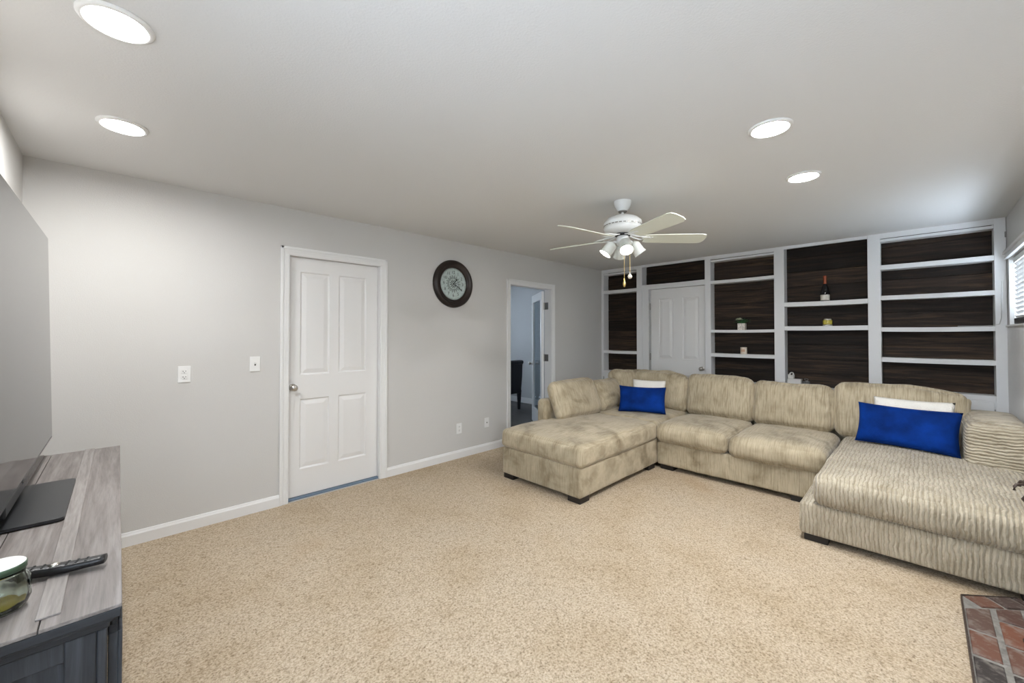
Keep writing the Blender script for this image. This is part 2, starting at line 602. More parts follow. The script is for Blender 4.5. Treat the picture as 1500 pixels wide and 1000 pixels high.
def casing(name, x0, x1, top, face, cw=0.066, t=0.018):
    """door casing on a wall at y = face, seen from -y; two-step moulding"""
    b = B()
    for (a0, a1) in ((x0 - cw, x0 - 0.004), (x1 + 0.004, x1 + cw)):
        out = a0 if a0 < x0 - 0.03 else a1 - 0.022
        b.box(a0, a1, face - 0.010, face, 0, top + 0.004, 0.002)
        b.box(out, out + 0.022, face - t, face - 0.009, 0, top + cw, 0.004)
        mid = a0 + 0.030
        b.box(mid, mid + 0.012, face - 0.013, face - 0.009, 0, top + 0.02, 0.002)
    b.box(x0 - cw, x1 + cw, face - 0.010, face, top + 0.004, top + cw, 0.002)
    b.box(x0 - cw, x1 + cw, face - t, face - 0.009, top + cw - 0.022, top + cw, 0.004)
    b.box(x0 - cw + 0.03, x1 + cw - 0.03, face - 0.013, face - 0.009, top + 0.022, top + 0.034, 0.002)
    S(b.build(name, 'trim'))
    j = B()
    j.box(x0 - 0.004, x0 + 0.003, face - 0.004, face + WT + 0.004, 0, top)
    j.box(x1 - 0.003, x1 + 0.004, face - 0.004, face + WT + 0.004, 0, top)
    j.box(x0, x1, face - 0.004, face + WT + 0.004, top - 0.003, top + 0.004)
    return j


j = casing('trim_1', D1[0], D1[1], D1[2], YA)
# door stop behind the closed leaf
j.box(D1[0], D1[0] + 0.012, YA + 0.088, YA + 0.12, 0, D1[2])
j.box(D1[1] - 0.012, D1[1], YA + 0.088, YA + 0.12, 0, D1[2])
S(j.build('trim_2', 'trim'), 'white jamb around the closed door')
j = casing('trim_3', D2[0], D2[1], D2[2], YA)
S(j.build('trim_4', 'trim'), 'white jamb of the open doorway')


def knob(parent, p, d, mat='nickel'):
    """round door knob, axis d from the leaf"""
    mt = axis_mtx(p, d)
    prof = [(0.030, 0.0), (0.031, 0.004), (0.026, 0.008), (0.012, 0.012), (0.011, 0.028), (0.018, 0.034), (0.027, 0.044), (0.028, 0.054), (0.022, 0.063), (0.010, 0.067), (0, 0.068)]
    return B().lathe(prof, 20, mt).build('knob', mat, parent, True)


def hinge(parent, x0, x1, y0, y1, zc, h=0.09):
    b = B().box(x0, x1, y0, y1, zc - h / 2, zc + h / 2, 0.001)
    return b.build('hinge', 'hinge', parent)


def raised_panel(parent, u0, u1, z0, z1, face, depth_sign, axis, mat):
    """moulded raised panel sunk in a leaf; axis 'x': leaf in the xz plane, face is y; 'y': leaf in the yz plane, face is x"""
    b = B()
    lv = [(0.0, 0.0), (0.010, 0.011), (0.016, 0.011), (0.046, 0.003), (0.050, 0.002)]
    rings = []
    for ins, dep in lv:
        r = []
        for (u, z) in ((u0 + ins, z0 + ins), (u1 - ins, z0 + ins), (u1 - ins, z1 - ins), (u0 + ins, z1 - ins)):
            q = face + depth_sign * dep
            r.append(b.bm.verts.new((u, q, z) if axis == 'x' else (q, u, z)))
        rings.append(r)
    for a, c in zip(rings, rings[1:]):
        for i in range(4):
            b.bm.faces.new([a[i], a[(i + 1) % 4], c[(i + 1) % 4], c[i]])
    b.bm.faces.new(rings[-1])
    return b.build('panel', mat, parent)


def panel_leaf(parent, u0, u1, z0, z1, face, depth_sign, axis, us, zs, mat='door', th=0.035):
    """leaf with 4 sunk moulded panels: us = two (u0,u1), zs = two (z0,z1)"""
    b = B()
    ulist = [u0, us[0][0], us[0][1], us[1][0], us[1][1], u1]
    zlist = [z0, zs[0][0], zs[0][1], zs[1][0], zs[1][1], z1]

    def bb(a0, a1, c0, c1, d0, d1):
        q0, q1 = sorted((face + depth_sign * d0, face + depth_sign * d1))
        if axis == 'x':
            b.box(a0, a1, q0, q1, c0, c1)
        else:
            b.box(q0, q1, a0, a1, c0, c1)
    for i in range(5):
        for k in range(5):
            hole = i in (1, 3) and k in (1, 3)
            bb(ulist[i], ulist[i + 1], zlist[k], zlist[k + 1], 0.013 if hole else 0.0, th)
    b.build('leaf', mat, parent)
    for (a0, a1) in us:
        for (c0, c1) in zs:
            raised_panel(parent, a0, a1, c0, c1, face, depth_sign, axis, mat)


# closed four-panel door
d1 = empty('door_1', (1.41, 3.72, 0), 'closed white four-panel door between the light switch and the clock', None, None, 'structure')
panel_leaf(d1, D1[0] + 0.005, D1[1] - 0.005, 0.022, D1[2] - 0.006, YA + 0.048, 1, 'x', ((1.108, 1.352), (1.432, 1.692)), ((0.245, 0.84), (1.045, 1.93)))
knob(d1, (1.052, YA + 0.048, 0.945), (0, -1, 0))
S(box('door_gap_light_strip', 'bluestrip', None, D1[0] + 0.003, D1[1] - 0.003, YA + 0.03, YA + 0.085, 0.0, 0.018), 'blue-grey strip standing for the light under the closed white door')  # painted strip in place of the light line below the leaf

S(B().box(D1[0]-.15,D1[1]+.15,YA+0.6,YA+0.7,0,CEIL).box(D1[0]-.25,D1[0]-.15,YA+WT,YA+0.7,0,CEIL).box(D1[1]+.15,D1[1]+.25,YA+WT,YA+0.7,0,CEIL).box(D1[0]-.15,D1[1]+.15,YA,YA+.6,-0.06,-0.004).build('wall_sky_block','wall'),'added walls behind the closed door that keep out sky light')  # unseen walls added so that no sky shines under the door

# ---------------------------------------------------------------- next room through the open doorway
NX0, NX1, NY1 = 2.4, 5.95, 6.7
S(box('floor_next_room', 'nfloor', None, NX0, NX1 + 0.1, YA, NY1, -0.065, -0.005), 'dark grey wood floor of the next room')
S(box('wall_next_room_right', 'nwall', None, NX1, NX1 + 0.1, YA + WT, NY1, 0, CEIL), 'blue-grey wall of the next room')
w = B()  # far wall leaves an unseen opening, added to let sky light in
w.box(NX0, 4.3, NY1, NY1 + 0.1, 0, CEIL)
w.box(4.3, 5.0, NY1, NY1 + 0.1, 0, 1.1)
w.box(4.3, 5.0, NY1, NY1 + 0.1, 2.0, CEIL)
w.box(5.0, NX1 + 0.1, NY1, NY1 + 0.1, 0, CEIL)
S(w.build('wall_next_room_far', 'nwall'), 'far wall of the next room with an added opening for sky light')
S(box('wall_next_room_left', 'nwall', None, NX0 - 0.1, NX0, YA + WT, NY1 + 0.1, 0, CEIL), 'left wall of the next room')
S(box('baseboard_next_room', 'trim', None, NX1 - 0.014, NX1, YA + WT, NY1, -0.005, 0.105, 0.004), 'white baseboard in the next room')
d2 = empty('door_2', (4.37, YA + WT, 0), 'white glazed door standing open in the doorway between clock and shelves', None, None, 'structure')
# leaf hinged at the far edge of the right jamb, swung about 120 degrees
hx, hy = D2[1] - 0.010, YA + WT + 0.012
phi = R(37)
LM = Matrix.Translation((hx, hy, 0)) @ Matrix.Rotation(R(90) - phi, 4, 'Z')     # local x runs from the hinge to the free edge
Wd, Hd, T = 0.785, 2.015, 0.035
lf = B()
st = 0.105
lf.box(0, st, 0, T, 0.01, Hd, 0.002, 1, LM)
lf.box(Wd - st, Wd, 0, T, 0.01, Hd, 0.002, 1, LM)
lf.box(st, Wd - st, 0, T, 0.01, 0.24, 0.002, 1, LM)
lf.box(st, Wd - st, 0, T, Hd - 0.115, Hd, 0.002, 1, LM)
for a0, a1, c0, c1 in ((st, st + 0.012, 0.24, Hd - 0.115), (Wd - st - 0.012, Wd - st, 0.24, Hd - 0.115)):
    lf.box(a0, a1, 0.004, T - 0.004, c0, c1, 0, 1, LM)
lf.build('leaf', 'trim', d2)
B().box(st, Wd - st, 0.014, 0.020, 0.24, Hd - 0.115, 0, 1, LM).build('pane', 'doorglass', d2)
kd = (LM.to_3x3() @ Vector((0, 1, 0)))
knob(d2, LM @ Vector((Wd - 0.06, T, 0.93)), kd)
knob(d2, LM @ Vector((Wd - 0.06, 0, 0.93)), -kd)
for zc in (0.25, 1.06, 1.80):
    hb = B()
    hb.box(D2[1] - 0.006, D2[1] - 0.002, YA + 0.055, YA + WT + 0.006, zc - 0.05, zc + 0.05)
    hb.lathe([(0.007, zc - 0.052), (0.007, zc + 0.052)], 10, Matrix.Translation((hx + 0.003, hy - 0.002, 0)))
    hb.box(0, 0.004, -0.003, 0.0, zc - 0.05, zc + 0.05, 0, 1, LM)
    hb.build('hinge', 'hinge', d2)

# dark chair standing in the next room
ch = empty('dining_chair', (5.17, 5.32, 0), 'dark navy leather dining chair in the room beyond the open doorway', 'chair')
cx, cy = 5.19, 5.52
def slab(name, outline, y0, y1, bev=0.02):
    b = B()
    lo = [b.bm.verts.new((x, y0, z)) for x, z in outline]
    hi = [b.bm.verts.new((x, y1, z)) for x, z in outline]
    n = len(outline)
    b.bm.faces.new(lo)
    b.bm.faces.new(hi[::-1])
    for i in range(n):
        b.bm.faces.new([lo[i], lo[(i + 1) % n], hi[(i + 1) % n], hi[i]])
    bmesh.ops.recalc_face_normals(b.bm, faces=b.bm.faces[:])
    bmesh.ops.bevel(b.bm, geom=b.bm.edges[:], offset=bev, segments=3, profile=0.5, affect='EDGES')
    return b.build(name, 'leather', ch, True)


# back turned to the doorway, seat towards the far side
slab('backrest', [(cx - 0.20, 0.30), (cx + 0.20, 0.30), (cx + 0.235, 0.60), (cx + 0.245, 0.90), (cx - 0.245, 0.90), (cx - 0.235, 0.60)], cy - 0.27, cy - 0.19)
slab('back_roll', [(cx - 0.255, 0.835), (cx + 0.255, 0.835), (cx + 0.255, 0.915), (cx - 0.255, 0.915)], cy - 0.295, cy - 0.18, 0.035)
slab('seat', [(cx - 0.24, 0.33), (cx + 0.24, 0.33), (cx + 0.24, 0.49), (cx - 0.24, 0.49)], cy - 0.19, cy + 0.26, 0.03)
for sx, sy in ((-0.19, -0.22), (-0.19, 0.22), (0.19, -0.22), (0.19, 0.22)):
    lg = B()
    mt = Matrix.Translation((cx + sx, cy + sy, -0.005))
    lg.lathe([(0.024, 0), (0.045, 0.36)], 4, mt @ Matrix.Rotation(R(45), 4, 'Z'))
    lg.build('leg', 'leather', ch)

# ---------------------------------------------------------------- window(s)
def window(name, Wn, label, blinds):
    x0, x1, z0, z1 = Wn
    root = empty(name, ((x0 + x1) / 2, YD - 0.08, z0), label, None, None, 'structure')
    yf = YD - 0.10
    f = B()
    fw = 0.04
    f.box(x0, x1, yf, yf + 0.035, z0, z0 + fw)
    f.box(x0, x1, yf, yf + 0.035, z1 - fw, z1)
    f.box(x0, x0 + fw, yf, yf + 0.035, z0 + fw, z1 - fw)
    f.box(x1 - fw, x1, yf, yf + 0.035, z0 + fw, z1 - fw)
    xm = (x0 + x1) / 2
    f.box(xm - 0.02, xm + 0.02, yf, yf + 0.035, z0 + fw, z1 - fw)
    f.build('window_frame', 'trim', root)
    for a0, a1 in ((x0 + fw, xm - 0.02), (xm + 0.02, x1 - fw)):
        box('pane', 'pane', root, a0, a1, yf + 0.014, yf + 0.018, z0 + fw, z1 - fw)
    # head moulding and reveal lining
    h = B()
    h.box(x0 - 0.06, x1 + 0.055, YD, YD + 0.016, z1, z1 + 0.055, 0.003)
    h.box(x0 - 0.06, x1 + 0.06, YD, YD + 0.030, z1 + 0.040, z1 + 0.062, 0.004)
    h.box(x0 - 0.06, x1 + 0.05, YD, YD + 0.022, z1 - 0.004, z1 + 0.012, 0.004)
    h.build('head_moulding', 'trim', root)
    box('window_sill', 'trim', root, x0, x1 + 0.03, yf + 0.035, YD + 0.022, z0 - 0.002, z0 + 0.014, 0.003)
    if blinds:
        b0, b1 = x0 + 0.01, x1 - 0.035
        box('head_rail', 'blind', root, b0, b1, YD - 0.058, YD - 0.022, z1 - 0.05, z1 - 0.006, 0.003)
        n = 13
        sl = None
        top, bot = z1 - 0.075, z0 + 0.07
        for k in range(n):
            zc = top + (bot - top) * k / (n - 1)
            if sl is None:
                mt = Matrix.Translation((0, YD - 0.040, zc)) @ Matrix.Rotation(R(58), 4, 'X')
                sl = B().box(b0, b1, -0.024, 0.024, -0.0015, 0.0015, 0, 1, mt).build('slat', 'blind', root)
            else:
                c = dup(sl, 0, 0, zc - top)
        box('bottom_rail', 'blind', root, b0, b1, YD - 0.056, YD - 0.024, z0 + 0.03, z0 + 0.05, 0.003)
        for xx in (b1 - 0.06, b0 + 0.1, (b0 + b1) / 2):
            B().tube([(xx, YD - 0.014, z1 - 0.05), (xx, YD - 0.014, z0 + 0.05)], 0.0015, 5).build('ladder_cord', 'cord', root)
    return root


window('window_1', W1, 'high window with white slatted blind in the right wall beside the shelves', True)

# ---------------------------------------------------------------- built-in shelves on the back wall
bk = empty('built_in_bookcase', (5.72, 1.6, 0), 'white built-in shelving with dark plank back across the whole wall', 'bookcase')
XF, XP = 5.65, 5.80          # face, plank plane
CTS = [0.81, 0, 0.785, 0.785, 0.835]   # counter heights bay by bay
CT = 0.785                    # the counter that carries the small things
# posts: (y0, y1)
posts = [(3.595, 3.669), (2.955, 3.045), (1.971, 2.045), (1.139, 1.243), (0.293, 0.394), (-0.536, -0.466)]
bays = [(3.045, 3.595), (2.045, 2.955), (1.243, 1.971), (0.394, 1.139), (-0.466, 0.293)]
posts[0] = (3.628, 3.669)
bays[0] = (3.045, 3.628)
for y0, y1 in posts:
    box('post', 'case', bk, XF, XP + 0.01, y0, y1, 0, 2.44, 0.002, 1)
# top header
tops = [2.385, 2.405, 2.395, 2.405, 2.388]
for (y0, y1), t in zip(bays, tops):
    box('header', 'case', bk, XF + 0.001, XF + 0.022, y0, y1, t, 2.44)
for i, (y0, y1) in enumerate(bays):
    if i in (0, 2, 4):
        box('top_board', 'case', bk, XF + 0.022, XP, y0, y1, tops[i] - 0.03, tops[i] - 0.005)
shelf_z = [[(1.093, 1.136), (2.055, 2.104)], [(2.098, 2.137)], [(1.10, 1.144), (1.42, 1.455), (2.07, 2.109)],
           [(1.44, 1.489), (1.722, 1.772)], [(1.11, 1.156), (1.423, 1.466), (1.75, 1.793), (2.064, 2.11)]]
for (y0, y1), zs in zip(bays, shelf_z):
    for z0, z1 in zs:
        # boards are a little bowed
        b = B()
        n = 8
        sag = random.uniform(0.002, 0.006)
        rows = []
        for k in range(n + 1):
            y = y0 + (y1 - y0) * k / n
            dz = -sag * (1 - (2 * k / n - 1) ** 2)
            rows.append([b.bm.verts.new((x, y, z + dz)) for x, z in ((XF + 0.003, z0), (XF + 0.003, z1), (XP, z1), (XP, z0))])
        for a, c in zip(rows, rows[1:]):
            for q in range(4):
                b.bm.faces.new([a[q], a[(q + 1) % 4], c[(q + 1) % 4], c[q]])
        b.bm.faces.new(rows[0])
        b.bm.faces.new(rows[-1][::-1])
        b.build('shelf', 'case', bk)
# base cabinets: counter, face and doors
for i, (y0, y1) in enumerate(bays):
    if i == 1:
        continue
    ct = CTS[i]
    box('counter', 'case', bk, XF - 0.001, XP, y0, y1, ct - 0.045, ct, 0.002, 1)
    box('cabinet_face', 'case', bk, XF + 0.006, XF + 0.03, y0, y1, 0.0, ct - 0.045)
    ym = (y0 + y1) / 2
    for a0, a1 in ((y0 + 0.012, ym - 0.003), (ym + 0.003, y1 - 0.012)):
        dr = box('cabinet_door', 'case', bk, XF - 0.014, XF + 0.006, a0, a1, 0.10, ct - 0.055, 0.003)
        fr = B()
        lv = [(0.05, 0.0), (0.058, 0.008), (0.066, 0.008), (0.095, 0.0)]
        rings = []
        for ins, dep in lv:
            rings.append([fr.bm.verts.new((XF - 0.0148 - (0.004 - dep * 0.5 if dep else 0.0), y, z)) for y, z in ((a0 + ins, 0.10 + ins), (a1 - ins, 0.10 + ins), (a1 - ins, ct - 0.055 - ins), (a0 + ins, ct - 0.055 - ins))])
        for p, q in zip(rings, rings[1:]):
            for k in range(4):
                fr.bm.faces.new([p[k], p[(k + 1) % 4], q[(k + 1) % 4], q[k]])
        fr.bm.faces.new(rings[-1])
        fr.build('raised_panel', 'case', dr)
        hy_ = a0 - 0.006 if a0 < ym - 0.1 else a1 + 0.001
        box('hinge', 'hinge', dr, XF - 0.016, XF + 0.002, hy_, hy_ + 0.008, 0.66, 0.715)
box('hinge', 'hinge', bk, XF - 0.012, XF + 0.0, -0.537, -0.527, 2.26, 2.31)
# dark planks, row by row in each bay
ph = 0.172
for i, (y0, y1) in enumerate(bays):
    zb = 2.137 if i == 1 else CTS[i]
    z = 0.76 + (0 if i % 2 == 0 else 0.0)
    while z < 2.43:
        a, c = max(z + 0.0015, zb), min(z + ph - 0.0015, 2.42)
        if c - a > 0.02:
            pr = random.uniform(0.0, 0.006)
            box('plank', 'plank', bk, XP - pr - 0.002, XP + 0.018, y0 - 0.001, y1 + 0.001, a, c, 0.0012, 1)
        z += ph
for i, (y0, y1) in enumerate(bays):
    box('backing_board', 'sofa_foot', bk, XP + 0.0185, XP + 0.026, y0 - 0.001, y1 + 0.001, 2.137 if i == 1 else 0.77, 2.43)
# door in the second bay
d3 = empty('door_3', (5.72, 2.44, 0), 'white four-panel door built into the dark plank shelving', None, None, 'structure')
panel_leaf(d3, 2.052, 2.838, 0.01, 2.062, XF + 0.05, 1, 'y', ((2.145, 2.368), (2.505, 2.715)), ((0.24, 0.815), (1.04, 1.918)))
knob(d3, (XF + 0.05, 2.105, 0.924), (-1, 0, 0))
for zc in (0.3, 1.063, 1.81):
    hb = B()
    hb.lathe([(0.008, zc - 0.05), (0.008, zc + 0.05)], 10, Matrix.Translation((XF + 0.042, 2.846, 0)))
    hb.build('hinge', 'hinge', d3)
c = B()
c.box(XF + 0.012, XP, 2.850, 2.955, 0, 2.098)
c.box(XF + 0.004, XF + 0.03, 2.850, 2.88, 0, 2.075, 0.003)
c.box(XF + 0.006, XP, 2.045, 2.955, 2.066, 2.098)
c.box(XF + 0.03, XP, 2.045, 2.050, 0, 2.066)
S(c.build('trim_5', 'case'), 'white casing around the door in the shelving')

# ---------------------------------------------------------------- recessed ceiling lamps
def downlight(x, y, label, grp, lens='lens'):
    root = empty('recessed_light', (x, y, CEIL - 0.012), label, 'ceiling light', grp)
    mt = Matrix.Translation((x, y, CEIL))
    B().lathe([(0.098, 0.0), (0.098, -0.004), (0.092, -0.010), (0.082, -0.012), (0.078, -0.008), (0.076, -0.002)], 40, mt, cap=False).build('trim_ring', 'plate', root, True)
    B().lathe([(0.077, -0.006), (0.0, -0.0065)], 32, mt, cap=False).build('lens', lens, root)


downlight(-0.015, 1.885, 'lit recessed light above the jar end of the television console', 'recessed lights')
downlight(0.005, 2.80, 'lit recessed light above the far end of the television console', 'recessed lights')
downlight(2.352, 0.528, 'lit recessed light over the open carpet, farther from the shelves', 'recessed lights', 'lens_strong')
downlight(3.233, 0.538, 'lit recessed light over the sofa chaise, nearer the shelves', 'recessed lights', 'lens_strong')

# ---------------------------------------------------------------- ceiling fan
fx, fy = 2.829, 1.641
fan = empty('ceiling_fan', (fx, fy, 1.78), 'white five-blade ceiling fan with a four-shade light kit', 'ceiling fan')
F = Matrix.Translation((fx, fy, 0))
B().lathe([(0.066, 2.44), (0.066, 2.425), (0.060, 2.40), (0.045, 2.372), (0.036, 2.362), (0.0, 2.362)], 28, F, cap=False).build('canopy', 'fanwhite', fan, True)
B().lathe([(0.034, 2.362), (0.03, 2.352), (0.0, 2.352)], 20, F, cap=False).build('canopy_ring', 'hinge', fan, True)
B().lathe([(0.012, 2.365), (0.012, 2.32)], 14, F).build('downrod', 'fanwhite', fan, True)
B().lathe([(0.0, 2.338), (0.018, 2.338), (0.02, 2.330), (0.07, 2.322), (0.115, 2.305), (0.142, 2.280), (0.146, 2.262), (0.143, 2.256), (0.143, 2.232), (0.147, 2.226), (0.138, 2.205), (0.10, 2.190), (0.06, 2.184), (0.0, 2.184)], 40, F, cap=False).build('motor_housing', 'fanwhite', fan, True)
vent = B()
for k in range(30):
    a = 2 * math.pi * k / 30
    mt = F @ Matrix.Rotation(a, 4, 'Z') @ Matrix.Translation((0.1435, 0, 2.244))
    vent.box(-0.001, 0.0012, -0.010, 0.010, -0.0035, 0.0035, 0, 1, mt)
vent.build('vent_slots', 'hinge', fan)
B().lathe([(0.058, 2.186), (0.058, 2.165), (0.0, 2.165)], 24, F, cap=False).build('flywheel', 'black', fan, True)
for k in range(5):
    a = R(27 + 72 * k)
    br = B()
    rz = F @ Matrix.Rotation(a, 4, 'Z')
    for sy in (-1, 1):
        pts = [(0.05, 0.012 * sy, 2.172), (0.095, 0.03 * sy, 2.160), (0.14, 0.045 * sy, 2.150), (0.20, 0.035 * sy, 2.149), (0.225, 0.0, 2.149)]
        br.tube([rz @ Vector(p) for p in pts], 0.0055, 6)
    br.box(0.15, 0.23, -0.03, 0.03, 2.1475, 2.1515, 0.001, 1, rz)
    bi = br.build('blade_iron', 'fanwhite', fan)
    pitch = rz @ Matrix.Translation((0, 0, 2.146)) @ Matrix.Rotation(R(-16), 4, 'X')
    bl = B()
    out = [(0.165, -0.05), (0.20, -0.058), (0.45, -0.068), (0.60, -0.070), (0.632, -0.058), (0.645, -0.030), (0.645, 0.030), (0.632, 0.058), (0.60, 0.070), (0.45, 0.068), (0.20, 0.058), (0.165, 0.05)]
    bl.prism(out, -0.003, 0.003)
    for v in bl.bm.verts:
        v.co = pitch @ v.co
    bl.build('blade', 'blade', fan)
B().lathe([(0.040, 2.166), (0.046, 2.160), (0.048, 2.110), (0.044, 2.098), (0.03, 2.085), (0.012, 2.078), (0.0, 2.077)], 28, F, cap=False).build('switch_housing', 'fanwhite', fan, True)
for k in range(4):
    a = R(-48 + 90 * k)
    dv = Vector((math.cos(a), math.sin(a), 0))
    tilt = R(36)
    d = dv * math.sin(tilt) - Vector((0, 0, math.cos(tilt)))
    p0 = Vector((fx, fy, 2.118)) + dv * 0.040
    B().tube([p0, p0 + dv * 0.028 + Vector((0, 0, 0.004)), p0 + dv * 0.042 - Vector((0, 0, 0.012))], 0.008, 8).build('lamp_arm', 'fanwhite', fan, True)
    q = p0 + dv * 0.034 - Vector((0, 0, 0.004))
    mt = axis_mtx(q, d)
    sh = B().lathe([(0.020, 0.0), (0.030, 0.008), (0.042, 0.018), (0.045, 0.032), (0.0445, 0.085), (0.047, 0.100), (0.051, 0.110), (0.0485, 0.110), (0.045, 0.100), (0.0425, 0.085), (0.043, 0.033), (0.030, 0.012), (0.0, 0.008)], 28, mt, cap=False).build('lamp_shade', 'frost', fan, True)
    unlit = (k == 0)
    B().lathe([(0.012, 0.02), (0.014, 0.045), (0.026, 0.062), (0.030, 0.078), (0.026, 0.094), (0.014, 0.104), (0.0, 0.106)], 20, mt, cap=False).build('bulb', 'frost' if unlit else 'bulb', sh, True)
r_ = Vector((math.sin(YAW), -math.cos(YAW), 0))
for off, zb, kind in ((0.012, 1.775, 'brass'), (0.056, 1.83, 'ivory')):
    px = Vector((fx, fy, 0)) + r_ * off
    B().tube([(px.x, px.y, 2.09), (px.x, px.y, zb + 0.05)], 0.0022, 6).build('pull_chain', 'brass', fan)
    mt = Matrix.Translation((px.x, px.y, zb))
    if kind == 'brass':
        B().lathe([(0.0, -0.012), (0.006, -0.008), (0.012, 0.010), (0.011, 0.022), (0.006, 0.038), (0.004, 0.058), (0.0, 0.060)], 14, mt, cap=False).build('pull_knob', 'brass', fan, True)
    else:
        B().lathe([(0.0, -0.002), (0.012, 0.003), (0.0185, 0.017), (0.012, 0.031), (0.003, 0.040), (0.0, 0.052)], 14, mt, cap=False).build('pull_knob', 'ivory', fan, True)

# ---------------------------------------------------------------- wall clock
ck = empty('wall_clock', (2.665, YA - 0.03, 1.692), 'round wall clock with thick dark wood frame and pale dial', 'clock')
cc = Vector((2.665, YA, 1.956))
CM = Matrix.Translation(cc) @ Matrix.Rotation(R(90), 4, 'X')      # local z -> -y (towards the room)
B().lathe([(0.262, 0.0), (0.266, 0.012), (0.262, 0.030), (0.250, 0.045), (0.232, 0.052), (0.214, 0.046), (0.206, 0.038), (0.200, 0.040), (0.186, 0.036), (0.178, 0.024), (0.176, 0.014)], 64, CM, cap=False).build('frame', 'clockframe', ck, True)
B().lathe([(0.178, 0.010), (0.178, 0.015), (0.0, 0.015)], 64, CM, cap=False).build('dial', 'clockface', ck)
dp = B()
for k in range(60):
    mt = CM @ Matrix.Rotation(2 * math.pi * k / 60, 4, 'Z')
    dp.box(-0.001, 0.001, 0.160, 0.168 if k % 5 else 0.156, 0.0151, 0.0158, 0, 1, mt)
for k in range(36):
    mt = CM @ Matrix.Rotation(2 * math.pi * k / 36, 4, 'Z')
    dp.box(-0.0028 if k % 2 else -0.002, 0.0028 if k % 2 else 0.002, 0.062, 0.098 if k % 2 else 0.086, 0.0151, 0.0158, 0, 1, mt)
for r in (0.060, 0.171):
    n = 64
    dp.tube([CM @ Vector((r * math.cos(2 * math.pi * i / n), r * math.sin(2 * math.pi * i / n), 0.0152)) for i in range(n)], 0.0013, 4, True)
for k in range(12):
    mt = CM @ Matrix.Rotation(2 * math.pi * k / 12, 4, 'Z')
    dp.box(-0.004, 0.004, 0.020, 0.048, 0.0151, 0.0156, 0, 1, mt @ Matrix.Rotation(0.25, 4, 'Z'))
dp.build('dial_print', 'ink', ck)
for k in range(1, 13):
    tcv = bpy.data.curves.new('numeral', 'FONT')
    tcv.body = str(k)
    tcv.size = 0.046
    tcv.align_x = 'CENTER'
    tcv.align_y = 'CENTER'
    tcv.extrude = 0.0004
    to = bpy.data.objects.new('numeral_text', tcv)
    col.objects.link(to)
    bpy.context.view_layer.update()
    me = bpy.data.meshes.new_from_object(to.evaluated_get(bpy.context.evaluated_depsgraph_get()))
    bpy.data.objects.remove(to)
    a = R(90 - 30 * k)
    me.transform(CM @ Matrix.Translation((0.128 * math.cos(a), 0.128 * math.sin(a), 0.0156)))
    me.materials.clear()
    finish('numeral', me, 'ink', ck)
for nm, ang, ln, wd, zz in (('hour_hand', 90 - 40, 0.085, 0.0055, 0.018), ('minute_hand', 90 - 120, 0.135, 0.0040, 0.020)):
    mt = CM @ Matrix.Rotation(R(ang), 4, 'Z')
    hb = B()
    hb.prism([(-0.02, -wd * 0.5), (ln * 0.6, -wd), (ln * 0.7, -wd * 1.7), (ln, 0), (ln * 0.7, wd * 1.7), (ln * 0.6, wd), (-0.02, wd * 0.5)], zz, zz + 0.001)
    for v in hb.bm.verts:
        v.co = mt @ v.co
    hb.build(nm, 'ink', ck)
B().lathe([(0.008, 0.015), (0.008, 0.023), (0, 0.024)], 14, CM, cap=False).build('hand_pivot', 'ink', ck)

# ---------------------------------------------------------------- wall plates
def plate(name, label, cat, grp, x, z, kind):
    root = empty(name, (x, YA, z - 0.058), label, cat, grp)
    box('cover_plate', 'plate', root, x - 0.036, x + 0.036, YA - 0.006, YA, z - 0.058, z + 0.058, 0.003)
    if kind == 'outlet':
        for dz in (-0.02, 0.02):
            rc = B().box(x - 0.017, x + 0.017, YA - 0.008, YA - 0.005, z + dz - 0.015, z + dz + 0.015, 0.003).build('receptacle', 'plate', root)
            s_ = B()
            s_.box(x - 0.009, x - 0.006, YA - 0.0086, YA - 0.007, z + dz - 0.003, z + dz + 0.006)
            s_.box(x + 0.006, x + 0.009, YA - 0.0086, YA - 0.007, z + dz - 0.002, z + dz + 0.006)
            s_.lathe([(0.003, 0), (0.003, 0.0016)], 8, axis_mtx((x, YA - 0.007, z + dz - 0.009), (0, -1, 0)))
            s_.build('slots', 'slot', rc)
    elif kind == 'switch':
        box('switch_slot', 'slot', root, x - 0.005, x + 0.005, YA - 0.0066, YA - 0.005, z - 0.012, z + 0.012)
        mt = Matrix.Translation((x, YA - 0.006, z + 0.002)) @ Matrix.Rotation(R(-25), 4, 'X')
        B().box(-0.004, 0.004, -0.012, 0.002, -0.004, 0.006, 0.001, 1, mt).build('toggle', 'plate', root)
    else:
        B().lathe([(0.008, 0), (0.008, 0.003), (0.0045, 0.003), (0.0045, 0.010), (0, 0.010)], 12, axis_mtx((x, YA - 0.006, z), (0, -1, 0))).build('cable_jack', 'hinge', root)


plate('power_outlet', 'white double power outlet at switch height by the console', 'outlet', None, 0.336, 1.109, 'outlet')
plate('light_switch', 'white toggle light switch beside the closed four-panel door', 'light switch', None, 0.768, 1.160, 'switch')
plate('power_outlet', 'white power outlet low on the wall below the clock', 'outlet', None, 2.757, 0.332, 'outlet')
plate('cable_plate', 'white cable plate low on the wall by the open doorway', 'wall plate', None, 3.168, 0.337, 'jack')

# ---------------------------------------------------------------- sofa
sofa = empty('sectional_sofa', (4.2, 1.2, 0), 'large U-shaped beige corduroy sectional sofa with a chaise at both ends', 'sofa')


def coords(h, r, n):
    """grid positions along one half-size: dense in the rounded border"""
    e = [-h + r * (1 - math.cos(t * math.pi / 2 / 4)) * 1.0 for t in range(4)]
    inner = [-h + r + (2 * h - 2 * r) * k / n for k in range(n + 1)]
    return e + inner + [-q for q in reversed(e)]


